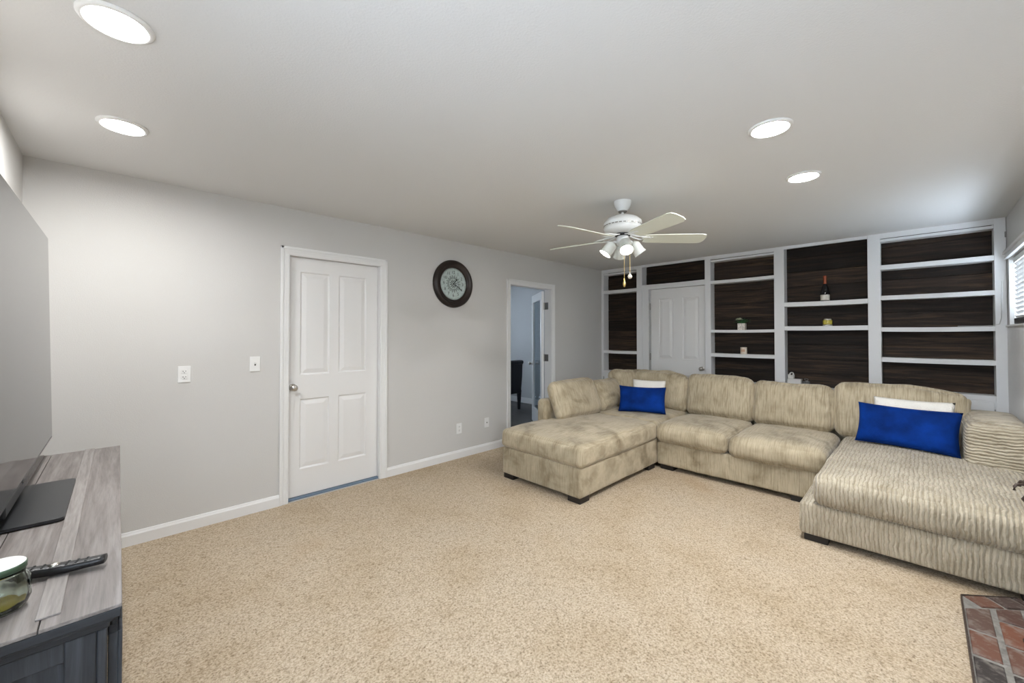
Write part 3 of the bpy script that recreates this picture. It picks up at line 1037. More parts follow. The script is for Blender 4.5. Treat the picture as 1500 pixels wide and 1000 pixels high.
def cushion(name, mat, parent, c, size, r, bulge=(0, 0, 0), rot=(0, 0, 0), amp=0.008, freq=4.0, seed=0, n=14, deform=None):
    hx_, hy_, hz_ = (q / 2 for q in size)
    H = (hx_, hy_, hz_)
    r = min(r, min(H) * 0.98)
    cs = [coords(H[a], r, max(3, int(n * H[a] / max(H)))) for a in range(3)]
    bm = bmesh.new()
    cache = {}

    def vert(i, j, k):
        key = (i, j, k)
        if key in cache:
            return cache[key]
        p = Vector((cs[0][i], cs[1][j], cs[2][k]))
        inner = Vector([max(-(H[a] - r), min(H[a] - r, p[a])) for a in range(3)])
        d = p - inner
        if d.length > 1e-9:
            # use the largest overshoot as the radius so that the grid wraps the rounding
            d = d.normalized() * r
            nn = d.normalized()
        else:
            nn = Vector((0, 0, 1))
        q = inner + d
        u = [max(-1, min(1, p[a] / H[a])) for a in range(3)]
        g = [1 - u[a] * u[a] for a in range(3)]
        for a in range(3):
            b_, c_ = (a + 1) % 3, (a + 2) % 3
            q[a] += bulge[a] * u[a] * (max(g[b_], 0) ** 0.6) * (max(g[c_], 0) ** 0.6)
        w_ = noise.noise(Vector((q.x * freq + seed * 7.3, q.y * freq + seed * 3.1, q.z * freq)))
        w2 = noise.noise(Vector((q.x * freq * 2.7 - seed, q.y * freq * 2.7, q.z * freq * 2.7 + seed * 5)))
        q += nn * (amp * w_ + amp * 0.5 * w2)
        if deform:
            q = deform(q, u)
        cache[key] = bm.verts.new(q)
        return cache[key]
    N = [len(x) - 1 for x in cs]
    for a in range(3):
        b_, c_ = (a + 1) % 3, (a + 2) % 3
        for s in (0, N[a]):
            for i in range(N[b_]):
                for k in range(N[c_]):
                    ids = []
                    for (ii, kk) in ((i, k), (i + 1, k), (i + 1, k + 1), (i, k + 1)):
                        t = [0, 0, 0]
                        t[a] = s
                        t[b_] = ii
                        t[c_] = kk
                        ids.append(vert(*t))
                    bm.faces.new(ids)
    bmesh.ops.remove_doubles(bm, verts=bm.verts[:], dist=1e-5)
    bmesh.ops.recalc_face_normals(bm, faces=bm.faces[:])
    me = bpy.data.meshes.new(name)
    bm.to_mesh(me)
    bm.free()
    for p in me.polygons:
        p.use_smooth = True
    me.materials.append(M[mat])
    o = bpy.data.objects.new(name, me)
    col.objects.link(o)
    o.parent = parent
    o.location = Vector(c) - (wloc(parent) if parent else Vector((0, 0, 0)))
    o.rotation_euler = rot
    return o


def cbox(name, mat, x0, x1, y0, y1, z0, z1, r, bulge=(0, 0, 0), parent=None, **kw):
    return cushion(name, mat, parent or sofa, ((x0 + x1) / 2, (y0 + y1) / 2, (z0 + z1) / 2), (x1 - x0, y1 - y0, z1 - z0), r, bulge, **kw)


def feet(base, spots, w=0.13):
    for (x, y) in spots:
        o = box('foot', 'sofa_foot', base, x - w / 2, x + w / 2, y - w / 2, y + w / 2, 0.0, 0.062, 0.003, 1)


# bases
b1 = cbox('base', 'fab_soft_y', 2.69, 5.10, 1.955, 2.885, 0.045, 0.298, 0.022, amp=0.003, seed=1)
feet(b1, [(2.77, 2.03), (2.77, 2.81), (4.95, 2.81), (3.95, 2.03)])
b2 = cbox('base', 'fab_soft_y', 4.03, 5.10, 0.60, 1.952, 0.045, 0.282, 0.022, amp=0.004, seed=2)
feet(b2, [(4.11, 0.72), (4.11, 1.85), (4.95, 0.8)])
b3 = cbox('base', 'fab_bold_y', 3.335, 5.10, -0.525, 0.60, 0.045, 0.254, 0.022, amp=0.004, seed=3)
feet(b3, [(3.415, 0.51), (3.43, -0.42), (4.95, -0.42)])
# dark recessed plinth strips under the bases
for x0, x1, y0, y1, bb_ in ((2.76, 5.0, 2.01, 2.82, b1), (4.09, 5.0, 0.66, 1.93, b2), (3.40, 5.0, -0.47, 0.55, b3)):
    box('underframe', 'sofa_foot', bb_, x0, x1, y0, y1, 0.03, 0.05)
# back frames and the arm
cbox('back_frame', 'fab_soft_y', 4.97, 5.12, -0.525, 2.93, 0.05, 0.70, 0.05, amp=0.004, seed=4)
cbox('side_frame', 'fab_soft_x', 3.24, 5.10, 2.80, 2.935, 0.05, 0.70, 0.05, amp=0.004, seed=5)
cbox('armrest', 'fab_bold_z', 4.30, 5.10, -0.525, -0.215, 0.20, 0.765, 0.06, (0.0, 0.01, 0.015), amp=0.005, seed=6)


def pip(o, size, r, z, bulge):
    """seam cord round a seat cushion, as its sub-part"""
    hx_, hy_ = size[0] / 2 + 0.001, size[1] / 2 + 0.001
    pts = []
    for cxs, cys, a0 in ((1, 1, 0), (-1, 1, 90), (-1, -1, 180), (1, -1, 270)):
        for k in range(5):
            a = R(a0 + 90 * k / 4)
            pts.append((cxs * (hx_ - r) + r * math.cos(a), cys * (hy_ - r) + r * math.sin(a), z))
    full = []
    for p, q in zip(pts, pts[1:] + pts[:1]):
        m = max(1, int((Vector(q) - Vector(p)).length / 0.06))
        for k in range(m):
            full.append(tuple(p[i] + (q[i] - p[i]) * k / m for i in range(3)))
    b = B().tube(full, 0.004, 6, True)
    me = bpy.data.meshes.new('piping')
    b.bm.to_mesh(me)
    b.bm.free()
    me.materials.append(M['seam'])
    s_ = bpy.data.objects.new('piping', me)
    col.objects.link(s_)
    s_.parent = o
    return s_


# seat cushions
q = cbox('seat_cushion', 'fab_soft_y', 2.675, 4.03, 1.935, 2.89, 0.30, 0.475, 0.045, (0.015, 0.012, 0.035), amp=0.007, seed=11, n=22)
q = cbox('seat_cushion', 'fab_soft_x', 4.02, 4.90, 1.95, 2.80, 0.29, 0.475, 0.05, (0.01, 0.01, 0.03), amp=0.008, seed=12)
q = cbox('seat_cushion', 'fab_soft_y', 3.985, 4.88, 1.262, 1.955, 0.285, 0.462, 0.06, (0.025, 0.006, 0.035), amp=0.009, seed=13, n=18)
q = cbox('seat_cushion', 'fab_soft_y', 3.985, 4.88, 0.545, 1.255, 0.275, 0.458, 0.06, (0.025, 0.006, 0.035), amp=0.009, seed=14, n=18)
q = cbox('seat_cushion', 'fab_bold_y', 3.315, 4.86, -0.52, 0.52, 0.255, 0.455, 0.06, (0.02, 0.01, 0.035), amp=0.008, seed=15, n=26)


def back(c, width, h, t, yawdeg, lean, mat, seed, bulge=0.05, roll=0.0, amp=0.014, deform=None):
    """loose back cushion; local x = width, y = thickness (front is +y), z = height; c = bottom centre"""
    e = Euler((R(lean), R(roll), R(yawdeg)), 'XYZ')
    ctr = Vector(c) + e.to_matrix() @ Vector((0, 0, h / 2))
    o = cushion('back_cushion', mat, sofa, ctr, (width, t, h), min(0.075, t * 0.45), (0.008, bulge, 0.012), e, amp, 4.5, seed, 18, deform)
    return o


def droop(side, amt):
    """upper corner on one side sinks"""
    def f(q, u):
        k = max(0.0, u[2]) * max(0.0, side * u[0])
        q.z -= amt * k * k
        return q
    return f


def creased(side, k=16.0, amt=0.010, sl=3.0, drop=0.0):
    """pulled folds fanning out from one side edge"""
    def f(q, u):
        w_ = math.exp(-((u[0] - side) / 0.55) ** 2) * max(0.0, 1 - u[2] * u[2])
        if u[1] > 0:
            q.y += amt * w_ * math.sin(k * u[2] + sl * u[0])
        if drop:
            d_ = max(0.0, u[2]) * max(0.0, side * u[0])
            q.z -= drop * d_ * d_
        return q
    return f


back((3.68, 2.665, 0.480), 0.74, 0.42, 0.15, 180, 21, 'fab_soft_x', 21, 0.04, 0, 0.010)
back((4.37, 2.685, 0.475), 0.58, 0.375, 0.18, 186, 26, 'fab_soft_x', 22, 0.05, 0, 0.016, creased(1, 13, 0.016, 5))
back((4.76, 2.68, 0.46), 0.46, 0.47, 0.15, 140, 14, 'fab_soft_x', 27, 0.05, 0, 0.015)
back((4.83, 2.34, 0.46), 0.78, 0.475, 0.19, 90, 13, 'fab_soft_x', 23, 0.05, 0, 0.018, creased(-1, 17, 0.012, 4, 0.05))
back((4.83, 1.615, 0.46), 0.715, 0.47, 0.19, 90, 14, 'fab_x', 24, 0.05, 0, 0.014, droop(-1, 0.03))
back((4.83, 0.92, 0.455), 0.685, 0.442, 0.19, 90, 14, 'fab_x', 25, 0.05, 0, 0.014, creased(-1, 12, 0.010, 3, 0.0))
back((4.82, 0.155, 0.45), 0.86, 0.50, 0.20, 90, 14, 'fab_x', 26, 0.05, 0, 0.014, droop(-1, 0.05))


# ---------------------------------------------------------------- throw pillows
def pillow(name, label, grp, mat, c, w_, h_, t_, yawdeg, lean, roll=0.0, pinch=0.07, seed=0, amp=0.004):
    n, m = 26, 18
    e = Euler((R(lean), R(roll), R(yawdeg)), 'XYZ')
    bm = bmesh.new()
    sheets = []
    for s in (1, -1):
        g = []
        for i in range(n + 1):
            row = []
            for k in range(m + 1):
                u, v = 2 * i / n - 1, 2 * k / m - 1
                x = u * w_ / 2 * (1 - pinch * (1 - v * v))
                z = v * h_ / 2 * (1 - pinch * 1.4 * (1 - u * u))
                th = t_ / 2 * (max(0, (1 - u ** 4)) * max(0, (1 - v ** 4))) ** 0.55
                wv = noise.noise(Vector((x * 9 + seed * 3, z * 9, s * 4.0)))
                edge = min(1, 3 * (1 - abs(u))) * min(1, 3 * (1 - abs(v)))
                row.append(bm.verts.new((x, s * (th + amp * wv * edge * 2), z)))
            g.append(row)
        sheets.append(g)
        for i in range(n):
            for k in range(m):
                bm.faces.new([g[i][k], g[i + 1][k], g[i + 1][k + 1], g[i][k + 1]])
    bmesh.ops.remove_doubles(bm, verts=bm.verts[:], dist=1e-4)
    bmesh.ops.recalc_face_normals(bm, faces=bm.faces[:])
    me = bpy.data.meshes.new(name)
    bm.to_mesh(me)
    bm.free()
    for p in me.polygons:
        p.use_smooth = True
    me.materials.append(M[mat])
    o = bpy.data.objects.new(name, me)
    col.objects.link(o)
    ctr = Vector(c) + e.to_matrix() @ Vector((0, 0, h_ / 2 * (1 - pinch)))
    o.location = ctr
    o.rotation_euler = e
    return tag(o, label, 'pillow', grp)


pillow('throw_pillow', 'royal blue velvet lumbar pillow on the chaise beside the sofa armrest', 'blue lumbar pillows', 'velvet', (4.455, 0.108, 0.496), 0.615, 0.335, 0.13, 79, 17, 0, 0.055, 1)
pillow('throw_pillow', 'royal blue velvet lumbar pillow in the sofa corner near the white door', 'blue lumbar pillows', 'velvet', (4.27, 2.245, 0.508), 0.52, 0.305, 0.13, 112, 17, 0, 0.06, 2)
pillow('throw_pillow', 'white plush pillow tucked behind the blue pillow on the chaise', 'white plush pillows', 'fur', (4.600, 0.065, 0.500), 0.48, 0.375, 0.075, 86, 14, 0, 0.04, 3, 0.006)
pillow('throw_pillow', 'white plush pillow tucked behind the blue pillow in the sofa corner', 'white plush pillows', 'fur', (4.475, 2.275, 0.512), 0.38, 0.355, 0.10, 106, 16, 0, 0.04, 4, 0.006)

# ---------------------------------------------------------------- television console
tvx0, tvx1, tvy0, tvy1, tvz = -0.375, 0.012, 1.322, 3.20, 0.76
con = empty('tv_console', (-0.18, 2.26, 0), 'grey oak television console with barn-style doors along the wall', 'tv console')
# top made of boards running its length, with a raised strip fore and aft
tb = [(-0.375, -0.245), (-0.243, -0.118), (-0.116, 0.012)]
for a0, a1 in tb:
    box('top_board', 'gwood', con, a0, a1, tvy0, tvy1, tvz - 0.008, tvz, 0.001, 1)
edge = B()
edge.box(tvx0 + 0.002, tvx1 - 0.001, tvy0 + 0.001, tvy1 - 0.001, tvz - 0.030, tvz - 0.0085, 0.002, 1)
edge.box(tvx0 + 0.008, tvx1 - 0.010, tvy0 + 0.012, tvy1 - 0.012, tvz - 0.042, tvz - 0.030, 0.004, 2)
edge.box(tvx0 + 0.012, tvx1 - 0.020, tvy0 + 0.022, tvy1 - 0.022, tvz - 0.058, tvz - 0.042, 0.004, 2)
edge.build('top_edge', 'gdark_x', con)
for xs in (-0.106, -0.288):
    box('top_strip', 'gstrip', con, xs - 0.019, xs + 0.019, tvy0 + 0.045, tvy1 - 0.001, tvz, tvz + 0.004, 0.0008, 1)
bx0, bx1, by0, by1 = tvx0 + 0.014, -0.030, tvy0 + 0.03, tvy1 - 0.03
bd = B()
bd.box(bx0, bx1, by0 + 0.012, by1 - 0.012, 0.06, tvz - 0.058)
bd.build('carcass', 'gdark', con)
# end frames: stiles, rails
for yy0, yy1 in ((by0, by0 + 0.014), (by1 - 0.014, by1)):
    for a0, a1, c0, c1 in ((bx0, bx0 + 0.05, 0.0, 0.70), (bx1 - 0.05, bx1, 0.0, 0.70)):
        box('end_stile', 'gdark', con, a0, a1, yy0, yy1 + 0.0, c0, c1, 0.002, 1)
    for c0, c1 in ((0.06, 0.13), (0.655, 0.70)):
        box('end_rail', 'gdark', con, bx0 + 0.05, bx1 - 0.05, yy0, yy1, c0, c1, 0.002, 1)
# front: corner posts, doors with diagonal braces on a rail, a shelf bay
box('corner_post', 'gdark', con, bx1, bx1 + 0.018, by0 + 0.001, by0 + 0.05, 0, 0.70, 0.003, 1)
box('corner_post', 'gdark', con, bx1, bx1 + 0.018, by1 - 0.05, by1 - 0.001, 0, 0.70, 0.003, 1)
box('door_track', 'black', con, bx1, bx1 + 0.026, by0 + 0.06, by1 - 0.06, 0.672, 0.69)
nb = 3
ww = (by1 - by0 - 0.10) / nb
for k in range(nb):
    y0 = by0 + 0.02 + k * (ww + 0.02)
    y1 = y0 + ww + 0.02
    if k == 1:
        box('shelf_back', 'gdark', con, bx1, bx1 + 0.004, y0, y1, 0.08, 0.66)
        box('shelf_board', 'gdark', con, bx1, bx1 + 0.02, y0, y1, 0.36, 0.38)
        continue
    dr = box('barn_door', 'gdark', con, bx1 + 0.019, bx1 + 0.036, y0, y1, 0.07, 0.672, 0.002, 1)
    fr = B()
    f0, f1 = bx1 + 0.036, bx1 + 0.044
    fr.box(f0, f1, y0, y0 + 0.06, 0.07, 0.672, 0.002, 1)
    fr.box(f0, f1, y1 - 0.06, y1, 0.07, 0.672, 0.002, 1)
    fr.box(f0, f1, y0 + 0.06, y1 - 0.06, 0.07, 0.13, 0.002, 1)
    fr.box(f0, f1, y0 + 0.06, y1 - 0.06, 0.612, 0.672, 0.002, 1)
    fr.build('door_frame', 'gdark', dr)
    L = math.hypot(y1 - y0 - 0.12, 0.482)
    an = math.atan2(0.482, y1 - y0 - 0.12)
    mt = Matrix.Translation((0, (y0 + y1) / 2, 0.371)) @ Matrix.Rotation(an, 4, 'X')
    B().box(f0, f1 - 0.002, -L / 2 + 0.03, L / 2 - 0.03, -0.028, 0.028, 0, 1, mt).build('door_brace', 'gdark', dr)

# ---------------------------------------------------------------- television
tv = empty('television', (-0.25, 2.30, tvz + 0.004), 'large flat screen television on a centre stand over the console', 'television')
yc, hw, hh = 2.30, 0.90, 1.045
TM = Matrix.Translation((-0.2445, yc, 0.852)) @ Matrix.Rotation(R(-1.4), 4, 'Y')        # leans back slightly
B().box(-0.010, 0.0, -hw, hw, 0, hh, 0.002, 1, TM).build('screen_panel', 'bezel', tv)
B().box(0.0, 0.0012, -hw + 0.004, hw - 0.004, 0.014, hh - 0.004, 0, 1, TM).build('screen', 'screen', tv)
B().box(-0.045, -0.010, -hw * 0.62, hw * 0.62, 0.02, 0.50, 0.008, 2, TM).build('rear_housing', 'black', tv)
B().box(0.0012, 0.004, -0.02, 0.02, -0.004, 0.006, 0, 1, TM).build('sensor', 'black', tv)
B().box(-0.050, -0.012, -0.22, 0.22, -0.06, 0.16, 0.006, 2, TM).build('stand_neck', 'stand', tv)
st_ = B()
pts = []
for cxs, cys, sx, sy, a0 in ((-0.125 - 0.02, 2.563 - 0.02, 1, 1, 0), (-0.325 + 0.02, 2.563 - 0.02, -1, 1, 90), (-0.325 + 0.02, 2.035 + 0.02, -1, -1, 180), (-0.125 - 0.02, 2.035 + 0.02, 1, -1, 270)):
    for k in range(5):
        a = R(a0 + 90 * k / 4)
        pts.append((cxs + 0.02 * math.cos(a), cys + 0.02 * math.sin(a)))
st_.prism(pts, tvz + 0.0042, tvz + 0.0135)
st_.build('stand_base', 'stand', tv)

# ---------------------------------------------------------------- remote and jar on the console
rm = empty('remote_control', (-0.10, 1.60, tvz + 0.004), 'black curved remote control lying across the console top', 'remote')
P0, P1 = Vector((-0.195, 1.615, 0)), Vector((-0.020, 1.566, 0))
dv = (P1 - P0).normalized()
sv = Vector((-dv.y, dv.x, 0))
L = (P1 - P0).length
rb = B()
rows = []
for k in range(15):
    t = k / 14
    p = P0 + dv * L * t
    hgt = tvz + 0.006 + 0.004 * (2 * t - 1) ** 2
    tk = 0.020 + 0.006 * (1 - t)
    hw_ = 0.019 - 0.002 * abs(2 * t - 1)
    ring = []
    for (a, zz) in ((-1.0, 0.45), (-0.8, 0.9), (-0.4, 1.0), (0.4, 1.0), (0.8, 0.9), (1.0, 0.45), (0.75, 0.1), (0.3, 0.0), (-0.3, 0.0), (-0.75, 0.1)):
        qv = p + sv * hw_ * a
        ring.append(rb.bm.verts.new((qv.x, qv.y, hgt + tk * zz)))
    rows.append(ring)
for a, c in zip(rows, rows[1:]):
    for k in range(10):
        rb.bm.faces.new([a[k], a[(k + 1) % 10], c[(k + 1) % 10], c[k]])
rb.bm.faces.new(rows[0])
rb.bm.faces.new(rows[-1][::-1])
body = rb.build('body', 'black', rm, True)
for t in (0.15, 0.25, 0.35, 0.6, 0.7, 0.8):
    for s in (-0.008, 0.0, 0.008):
        p = P0 + dv * L * t + sv * s
        zz = tvz + 0.006 + 0.004 * (2 * t - 1) ** 2 + 0.020 + 0.006 * (1 - t)
        B().lathe([(0.0028, -0.001), (0.0026, 0.0012), (0, 0.0015)], 8, Matrix.Translation((p.x, p.y, zz)), cap=False).build('button', 'slot', rm)
p = P0 + dv * L * 0.46
zz = tvz + 0.006 + 0.004 * 0.0064 + 0.020 + 0.006 * 0.54
B().lathe([(0.011, -0.001), (0.011, 0.002), (0.008, 0.004), (0, 0.0042)], 18, Matrix.Translation((p.x, p.y, zz)), cap=False).build('scroll_wheel', 'nickel', rm, True)

jr = empty('candle_jar', (-0.190, 1.475, tvz), 'clear pressed glass candle jar with white and green lid', 'jar')
JM = Matrix.Translation((-0.190, 1.475, tvz + 0.0005)) @ Matrix.Diagonal((0.93, 0.93, 1.03, 1))
jb = B()
n = 40
prof = [(0.0, 0.0), (0.040, 0.0), (0.047, 0.006), (0.051, 0.022), (0.0525, 0.045), (0.050, 0.066), (0.044, 0.078), (0.043, 0.086), (0.040, 0.086), (0.041, 0.077), (0.046, 0.064), (0.0485, 0.045), (0.047, 0.022), (0.043, 0.010), (0.0, 0.008)]
jb.lathe(prof, n, JM, cap=False)
for v in jb.bm.verts:          # pressed diamond pattern on the outside
    d = Vector((v.co.x - JM.translation.x, v.co.y - JM.translation.y, 0))
    z = v.co.z - tvz
    if d.length > 0.044 and 0.01 < z < 0.07:
        a = math.atan2(d.y, d.x)
        v.co += d.normalized() * 0.0022 * math.cos(a * 10) * (1 if int(z * 45) % 2 else -1)
jb.build('glass_body', 'jarglass', jr, True)
B().lathe([(0.0, 0.009), (0.0425, 0.011), (0.0435, 0.013), (0.0435, 0.014), (0.0, 0.014)], 32, JM, cap=False).build('amber_wax', 'oil', jr, True)
B().lathe([(0.044, 0.087), (0.046, 0.087), (0.046, 0.0985), (0.0445, 0.1005), (0.0435, 0.1005)], 36, JM, cap=False).build('lid_rim', 'greenrim', jr, True)
B().lathe([(0.0, 0.087), (0.0438, 0.087), (0.0445, 0.1005), (0.042, 0.1025), (0.0, 0.1025)], 36, JM, cap=False).build('lid', 'jarlid', jr, True)

# ---------------------------------------------------------------- things on the shelves
def bottle(x, y, z):
    root = empty('wine_bottle', (x, y, z), 'dark bottle with orange foil neck and pale label on the shelf', 'bottle')
    mt = Matrix.Translation((x, y, z))
    B().lathe([(0, 0.0), (0.040, 0.0), (0.042, 0.004), (0.042, 0.085), (0.038, 0.120), (0.026, 0.165), (0.017, 0.195), (0.0145, 0.215), (0.0145, 0.285), (0, 0.285)], 28, mt, cap=False).build('glass', 'bottle', root, True)
    B().lathe([(0.0178, 0.196), (0.0152, 0.215), (0.0152, 0.262), (0.0172, 0.266), (0.0172, 0.286), (0.014, 0.290), (0.0, 0.290)], 24, mt, cap=False).build('foil', 'foil', root, True)
    B().lathe([(0.0424, 0.010), (0.0426, 0.012), (0.0426, 0.070), (0.0424, 0.072)], 28, mt, cap=False).build('label', 'label', root, True)


bottle(5.72, 0.762, 1.7690)
yj = empty('candle_jar', (5.715, 0.742, 1.487), 'small yellow candle jar with pale lid on the shelf below the bottle', 'jar')
mt = Matrix.Translation((5.715, 0.742, 1.487))
B().lathe([(0, 0), (0.041, 0.0), (0.043, 0.004), (0.043, 0.018), (0, 0.018)], 28, mt, cap=False).build('glass_foot', 'tinlid', yj, True)
B().lathe([(0, 0.018), (0.043, 0.018), (0.0435, 0.022), (0.0435, 0.062), (0.040, 0.067), (0, 0.067)], 28, mt, cap=False).build('yellow_body', 'yellow', yj, True)
B().lathe([(0, 0.067), (0.034, 0.067), (0.035, 0.070), (0.035, 0.080), (0.032, 0.083), (0, 0.083)], 28, mt, cap=False).build('lid', 'tinlid', yj, True)

cd = empty('candle', (5.715, 1.595, 1.139), 'small cream candle with peach label on the shelf', 'candle')
mt = Matrix.Translation((5.715, 1.595, 1.1420))
B().lathe([(0, 0), (0.036, 0.0), (0.0375, 0.003), (0.0375, 0.084), (0.035, 0.087), (0.033, 0.076), (0, 0.076)], 28, mt, cap=False).build('glass_cup', 'wax', cd, True)
B().tube([(5.715, 1.595, 1.215), (5.715, 1.595, 1.228)], 0.0012, 6).build('wick', 'ink', cd)
lb = B()
rows = []
for k in range(9):
    a = R(180 - 36 + 9 * k)
    rows.append([lb.bm.verts.new((5.715 + 0.0379 * math.cos(a), 1.595 + 0.0379 * math.sin(a), 1.1420 + zz)) for zz in (0.030, 0.062)])
for a, c in zip(rows, rows[1:]):
    lb.bm.faces.new([a[0], c[0], c[1], a[1]])
lb.build('label', 'peach', cd, True)

# flower pot
pt = empty('potted_plant', (5.72, 1.615, 1.45), 'green plant with pale bloom in a whitewashed square pot', 'plant')
px, py, pz = 5.72, 1.615, 1.4510
pb = B()
pb.box(px - 0.038, px + 0.038, py - 0.042, py + 0.042, pz, pz + 0.084, 0.003)
pb.build('pot', 'pot', pt)
rnd = random.Random(3)


def leaf(b, base, d, ln, wd):
    d = Vector(d).normalized()
    sd = d.cross(Vector((0, 0, 1)))
    sd = sd.normalized() if sd.length > 0.01 else Vector((1, 0, 0))
    up = sd.cross(d).normalized()
    mid = [base + d * ln * t - Vector((0, 0, 1)) * ln * 0.22 * t * t for t in (0, 0.35, 0.7, 1.0)]
    wv = [0.1, 1.0, 0.75, 0.0]
    prev = None
    for m_, w1 in zip(mid, wv):
        cur = [b.bm.verts.new(m_ - sd * wd * w1 + up * wd * 0.3 * w1), b.bm.verts.new(m_), b.bm.verts.new(m_ + sd * wd * w1 + up * wd * 0.3 * w1)]
        if prev:
            for i in range(2):
                b.bm.faces.new([prev[i], prev[i + 1], cur[i + 1], cur[i]])
        prev = cur


for k in range(26):
    a = rnd.uniform(0, 2 * math.pi)
    el = rnd.uniform(0.25, 1.3)
    lf = B()
    base = Vector((px + rnd.uniform(-0.02, 0.02), py + rnd.uniform(-0.03, 0.03), pz + 0.085))
    yy = math.sin(a)
    dd = Vector((math.cos(a) * 0.6, yy, el))
    leaf(lf, base, dd, rnd.uniform(0.085, 0.125) * (0.45 if abs(math.cos(a)) > 0.7 else 1), rnd.uniform(0.015, 0.023))
    lf.build('leaf', 'leaf', pt)
fl = B()
for k in range(14):
    a = 2 * math.pi * k / 14 + 0.3 * (k % 2)
    leaf(fl, Vector((px - 0.032, py + 0.022, pz + 0.128)), (math.cos(a) * 0.8 - 0.3, math.sin(a), 0.25 + 0.5 * (k % 2)), 0.05, 0.02)
fl.build('bloom', 'petal', pt)

# bits on the counter of the fourth bay
bx = empty('white_box', (5.72, 1.05, CT), 'flat white box lying on the counter behind the sofa', 'box')
b = B().box(5.69, 5.77, 0.99, 1.125, CT + 0.0005, CT + 0.070, 0.003)
b.build('carton', 'white_thing', bx)
box('lid', 'white_thing', bx, 5.688, 5.772, 0.988, 1.127, CT + 0.070, CT + 0.082, 0.003)
dvc = empty('small_device', (5.72, 1.085, CT + 0.082), 'small white device with a round dark opening on the flat box', 'device')
box('housing', 'white_thing', dvc, 5.695, 5.755, 1.062, 1.122, CT + 0.0825, CT + 0.135, 0.008, 3)
rg = B()
nn = 24
rm_ = axis_mtx((5.70, 1.080, CT + 0.138), (-1, 0.15, 0.25))
rg.lathe([(0.014, 0.0), (0.022, 0.0), (0.024, 0.006), (0.022, 0.014), (0.014, 0.014), (0.013, 0.004)], nn, rm_, cap=False)
rg.build('ring', 'white_thing', dvc, True)
B().lathe([(0.0145, 0.004), (0.0, 0.003)], nn, rm_, cap=False).build('opening', 'black', dvc)
ds = empty('glass_dish', (5.72, 0.945, CT), 'small clear dish with loose odds on the counter behind the sofa', 'dish')
mt = Matrix.Translation((5.72, 0.945, CT + 0.0005))
B().lathe([(0, 0), (0.03, 0.0), (0.036, 0.012), (0.040, 0.062), (0.037, 0.062), (0.033, 0.013), (0.027, 0.004), (0, 0.004)], 26, mt, cap=False).build('bowl', 'clear', ds, True)
cg = B()
for k in range(3):
    pts = [(5.72 + 0.018 * math.cos(t * 0.9 + k), 0.945 + 0.022 * math.sin(t * 0.9 + k * 2), CT + 0.022 + 0.03 * k + 0.012 * math.sin(t * 0.7)) for t in range(8)]
    cg.tube(pts, 0.003, 6, True)
cg.build('coiled_wire', 'hinge', ds)

# thin cord from the blind over to the shelf, and the dark bar on the sill
pts = []
P = [(5.535, -0.50, 1.86), (5.60, -0.50, 1.66), (5.63, -0.50, 1.54), (5.642, -0.49, 1.485), (5.646, -0.45, 1.472), (5.66, -0.40, 1.470), (5.68, -0.33, 1.470), (5.672, -0.24, 1.470)]
for i in range(len(P) - 1):
    for k in range(5):
        pts.append(Vector(P[i]).lerp(Vector(P[i + 1]), k / 5))
pts.append(Vector(P[-1]))
tag(B().tube(pts, 0.0028, 6).build('cord', 'cord', None, True), 'thin pale cord hanging from the window blind onto the shelf', 'cord')
sb = empty('sill_bar', (4.95, -0.545, 1.4745), 'small black ridged bar lying on the window sill', 'device')
box('bar_body', 'black', sb, 4.70, 5.13, -0.558, -0.52, 1.4745, 1.512, 0.006, 3)
for k in range(12):
    box('ridge', 'slot', sb, 4.72 + 0.034 * k, 4.734 + 0.034 * k, -0.559, -0.519, 1.506, 1.520, 0.002, 1)

# ---------------------------------------------------------------- brick hearth
ht = empty('brick_hearth', (2.4, -0.34, 0), 'red and charcoal brick hearth set in the carpet in front of the chaise', 'hearth')
poly = [(1.2, -0.538), (3.34, -0.538), (3.34, -0.335), (3.175, -0.135), (1.2, -0.135)]
B().prism(poly, 0.0, 0.020).build('mortar_bed', 'mortar', ht)
es = B()
for (a, c) in (((1.2, -0.135), (3.175, -0.135)), ((3.175, -0.135), (3.34, -0.335))):
    a, c = Vector((a[0], a[1], 0)), Vector((c[0], c[1], 0))
    d = (c - a).normalized()
    nrm = Vector((-d.y, d.x, 0)) * 0.006
    es.prism([(a.x, a.y), (c.x, c.y), (c.x + nrm.x, c.y + nrm.y), (a.x + nrm.x, a.y + nrm.y)], 0.0, 0.027)
es.build('edge_strip', 'bronze', ht)
ch_d = Vector((3.34 - 3.175, -0.335 + 0.135, 0)).normalized()
ch_n = Vector((ch_d.y, -ch_d.x, 0))        # towards the inside
if ch_n.x > 0:
    ch_n = -ch_n
A0 = Vector((3.175, -0.135, 0))


def xlimit(y, off):
    """x of the chamfer line moved inside by off, at height y"""
    p = A0 + ch_n * off
    return p.x + ch_d.x / ch_d.y * (y - p.y)


def brickq(pts):
    b = B()
    z0, z1 = 0.010, 0.026 + random.uniform(-0.002, 0.003)
    cxy = [sum(p[i] for p in pts) / 4 for i in (0, 1)]
    lo = [b.bm.verts.new((p[0], p[1], z0)) for p in pts]
    mi = [b.bm.verts.new((p[0], p[1], z1 - 0.004)) for p in pts]
    hi = [b.bm.verts.new((p[0] + (cxy[0] - p[0]) * 0.05, p[1] + (cxy[1] - p[1]) * 0.08, z1)) for p in pts]
    for a, c in ((lo, mi), (mi, hi)):
        for i in range(4):
            b.bm.faces.new([a[i], a[(i + 1) % 4], c[(i + 1) % 4], c[i]])
    b.bm.faces.new(hi)
    b.build('brick', 'brick', ht)


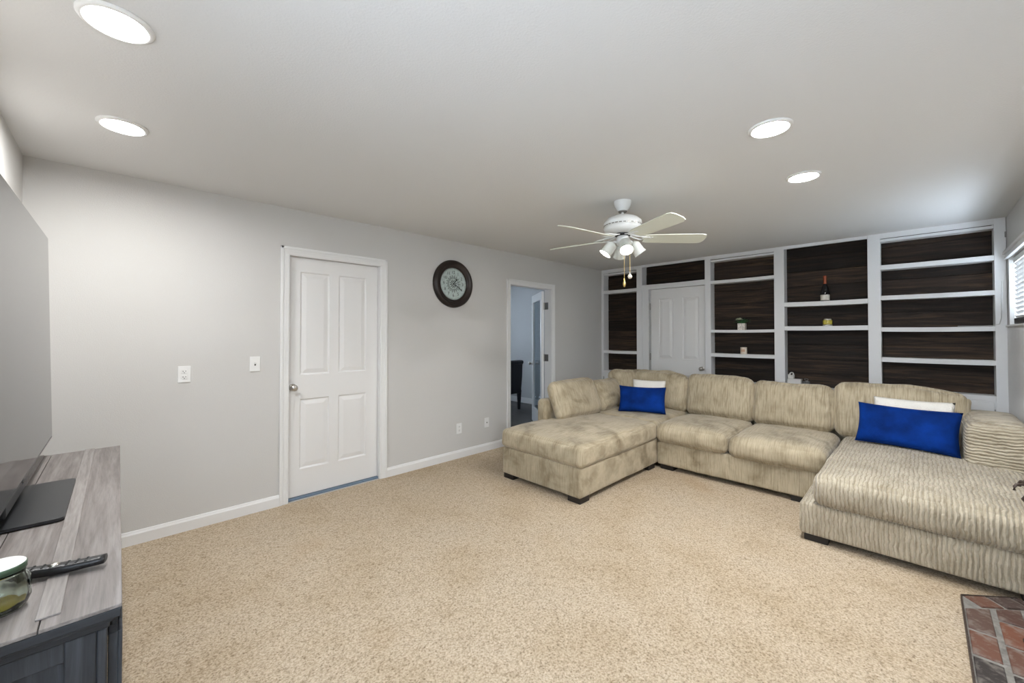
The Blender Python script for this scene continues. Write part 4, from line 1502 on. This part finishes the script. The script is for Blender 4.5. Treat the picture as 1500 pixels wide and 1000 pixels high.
rowh, gap = 0.084, 0.021
yy = -0.140
ri = 0
while yy - rowh > -0.56:
    y0, y1 = max(yy - rowh, -0.536), yy
    xe = lambda y: min(xlimit(y, 0.105), 3.335)
    x = xe(y1) if ri % 2 == 0 else xe(y1)
    x_end = None
    first = True
    xr0, xr1 = xe(y0), xe(y1)
    ln0 = 0.19 if ri % 2 == 0 else 0.10
    xl = min(xr0, xr1) - ln0
    while xl > 1.22:
        brickq([(xl, y0), (xr0, y0), (xr1, y1), (xl, y1)])
        xr0 = xr1 = xl - gap
        xl = xr0 - 0.195
    yy -= rowh + gap
    ri += 1
# border row along the chamfer
t = 0.005
while t < 0.25:
    l_ = min(0.10, 0.255 - t)
    a = A0 + ch_d * t + ch_n * 0.004
    c = A0 + ch_d * (t + l_) + ch_n * 0.004
    brickq([(a.x, a.y), (c.x, c.y), (c.x + ch_n.x * 0.088, c.y + ch_n.y * 0.088), (a.x + ch_n.x * 0.088, a.y + ch_n.y * 0.088)])
    t += l_ + 0.014

# ---------------------------------------------------------------- fireplace tools on the hearth
tx, ty = 2.88, -0.336
tl = empty('fireplace_tool_set', (tx, ty, 0.026), 'aged brown iron fireplace tool stand on the brick hearth', 'fireplace tools')
mt = Matrix.Translation((tx, ty, 0.0285))
B().lathe([(0, 0), (0.034, 0.0), (0.035, 0.008), (0.03, 0.018), (0.02, 0.024), (0.016, 0.04), (0, 0.04)], 28, mt, cap=False).build('base', 'bronze', tl, True)
B().lathe([(0.010, 0.03), (0.010, 0.60), (0.022, 0.612), (0.034, 0.63), (0.026, 0.645), (0.022, 0.66), (0.022, 0.70), (0.026, 0.715), (0.012, 0.725), (0.010, 0.74), (0.026, 0.755), (0.014, 0.785), (0, 0.80)], 16, mt, cap=False).build('pole', 'bronze', tl, True)
for k in range(4):
    a = R(120 + 90 * k)
    d = Vector((math.cos(a), math.sin(a), 0))
    hk = B()
    z0 = 0.722
    hk.tube([Vector((tx, ty, z0)) + d * r + Vector((0, 0, dz)) for r, dz in ((0.01, 0.0), (0.035, 0.006), (0.055, 0.004), (0.063, -0.006), (0.063, -0.022))], 0.006, 8)
    hk.build('hook', 'bronze', tl, True)
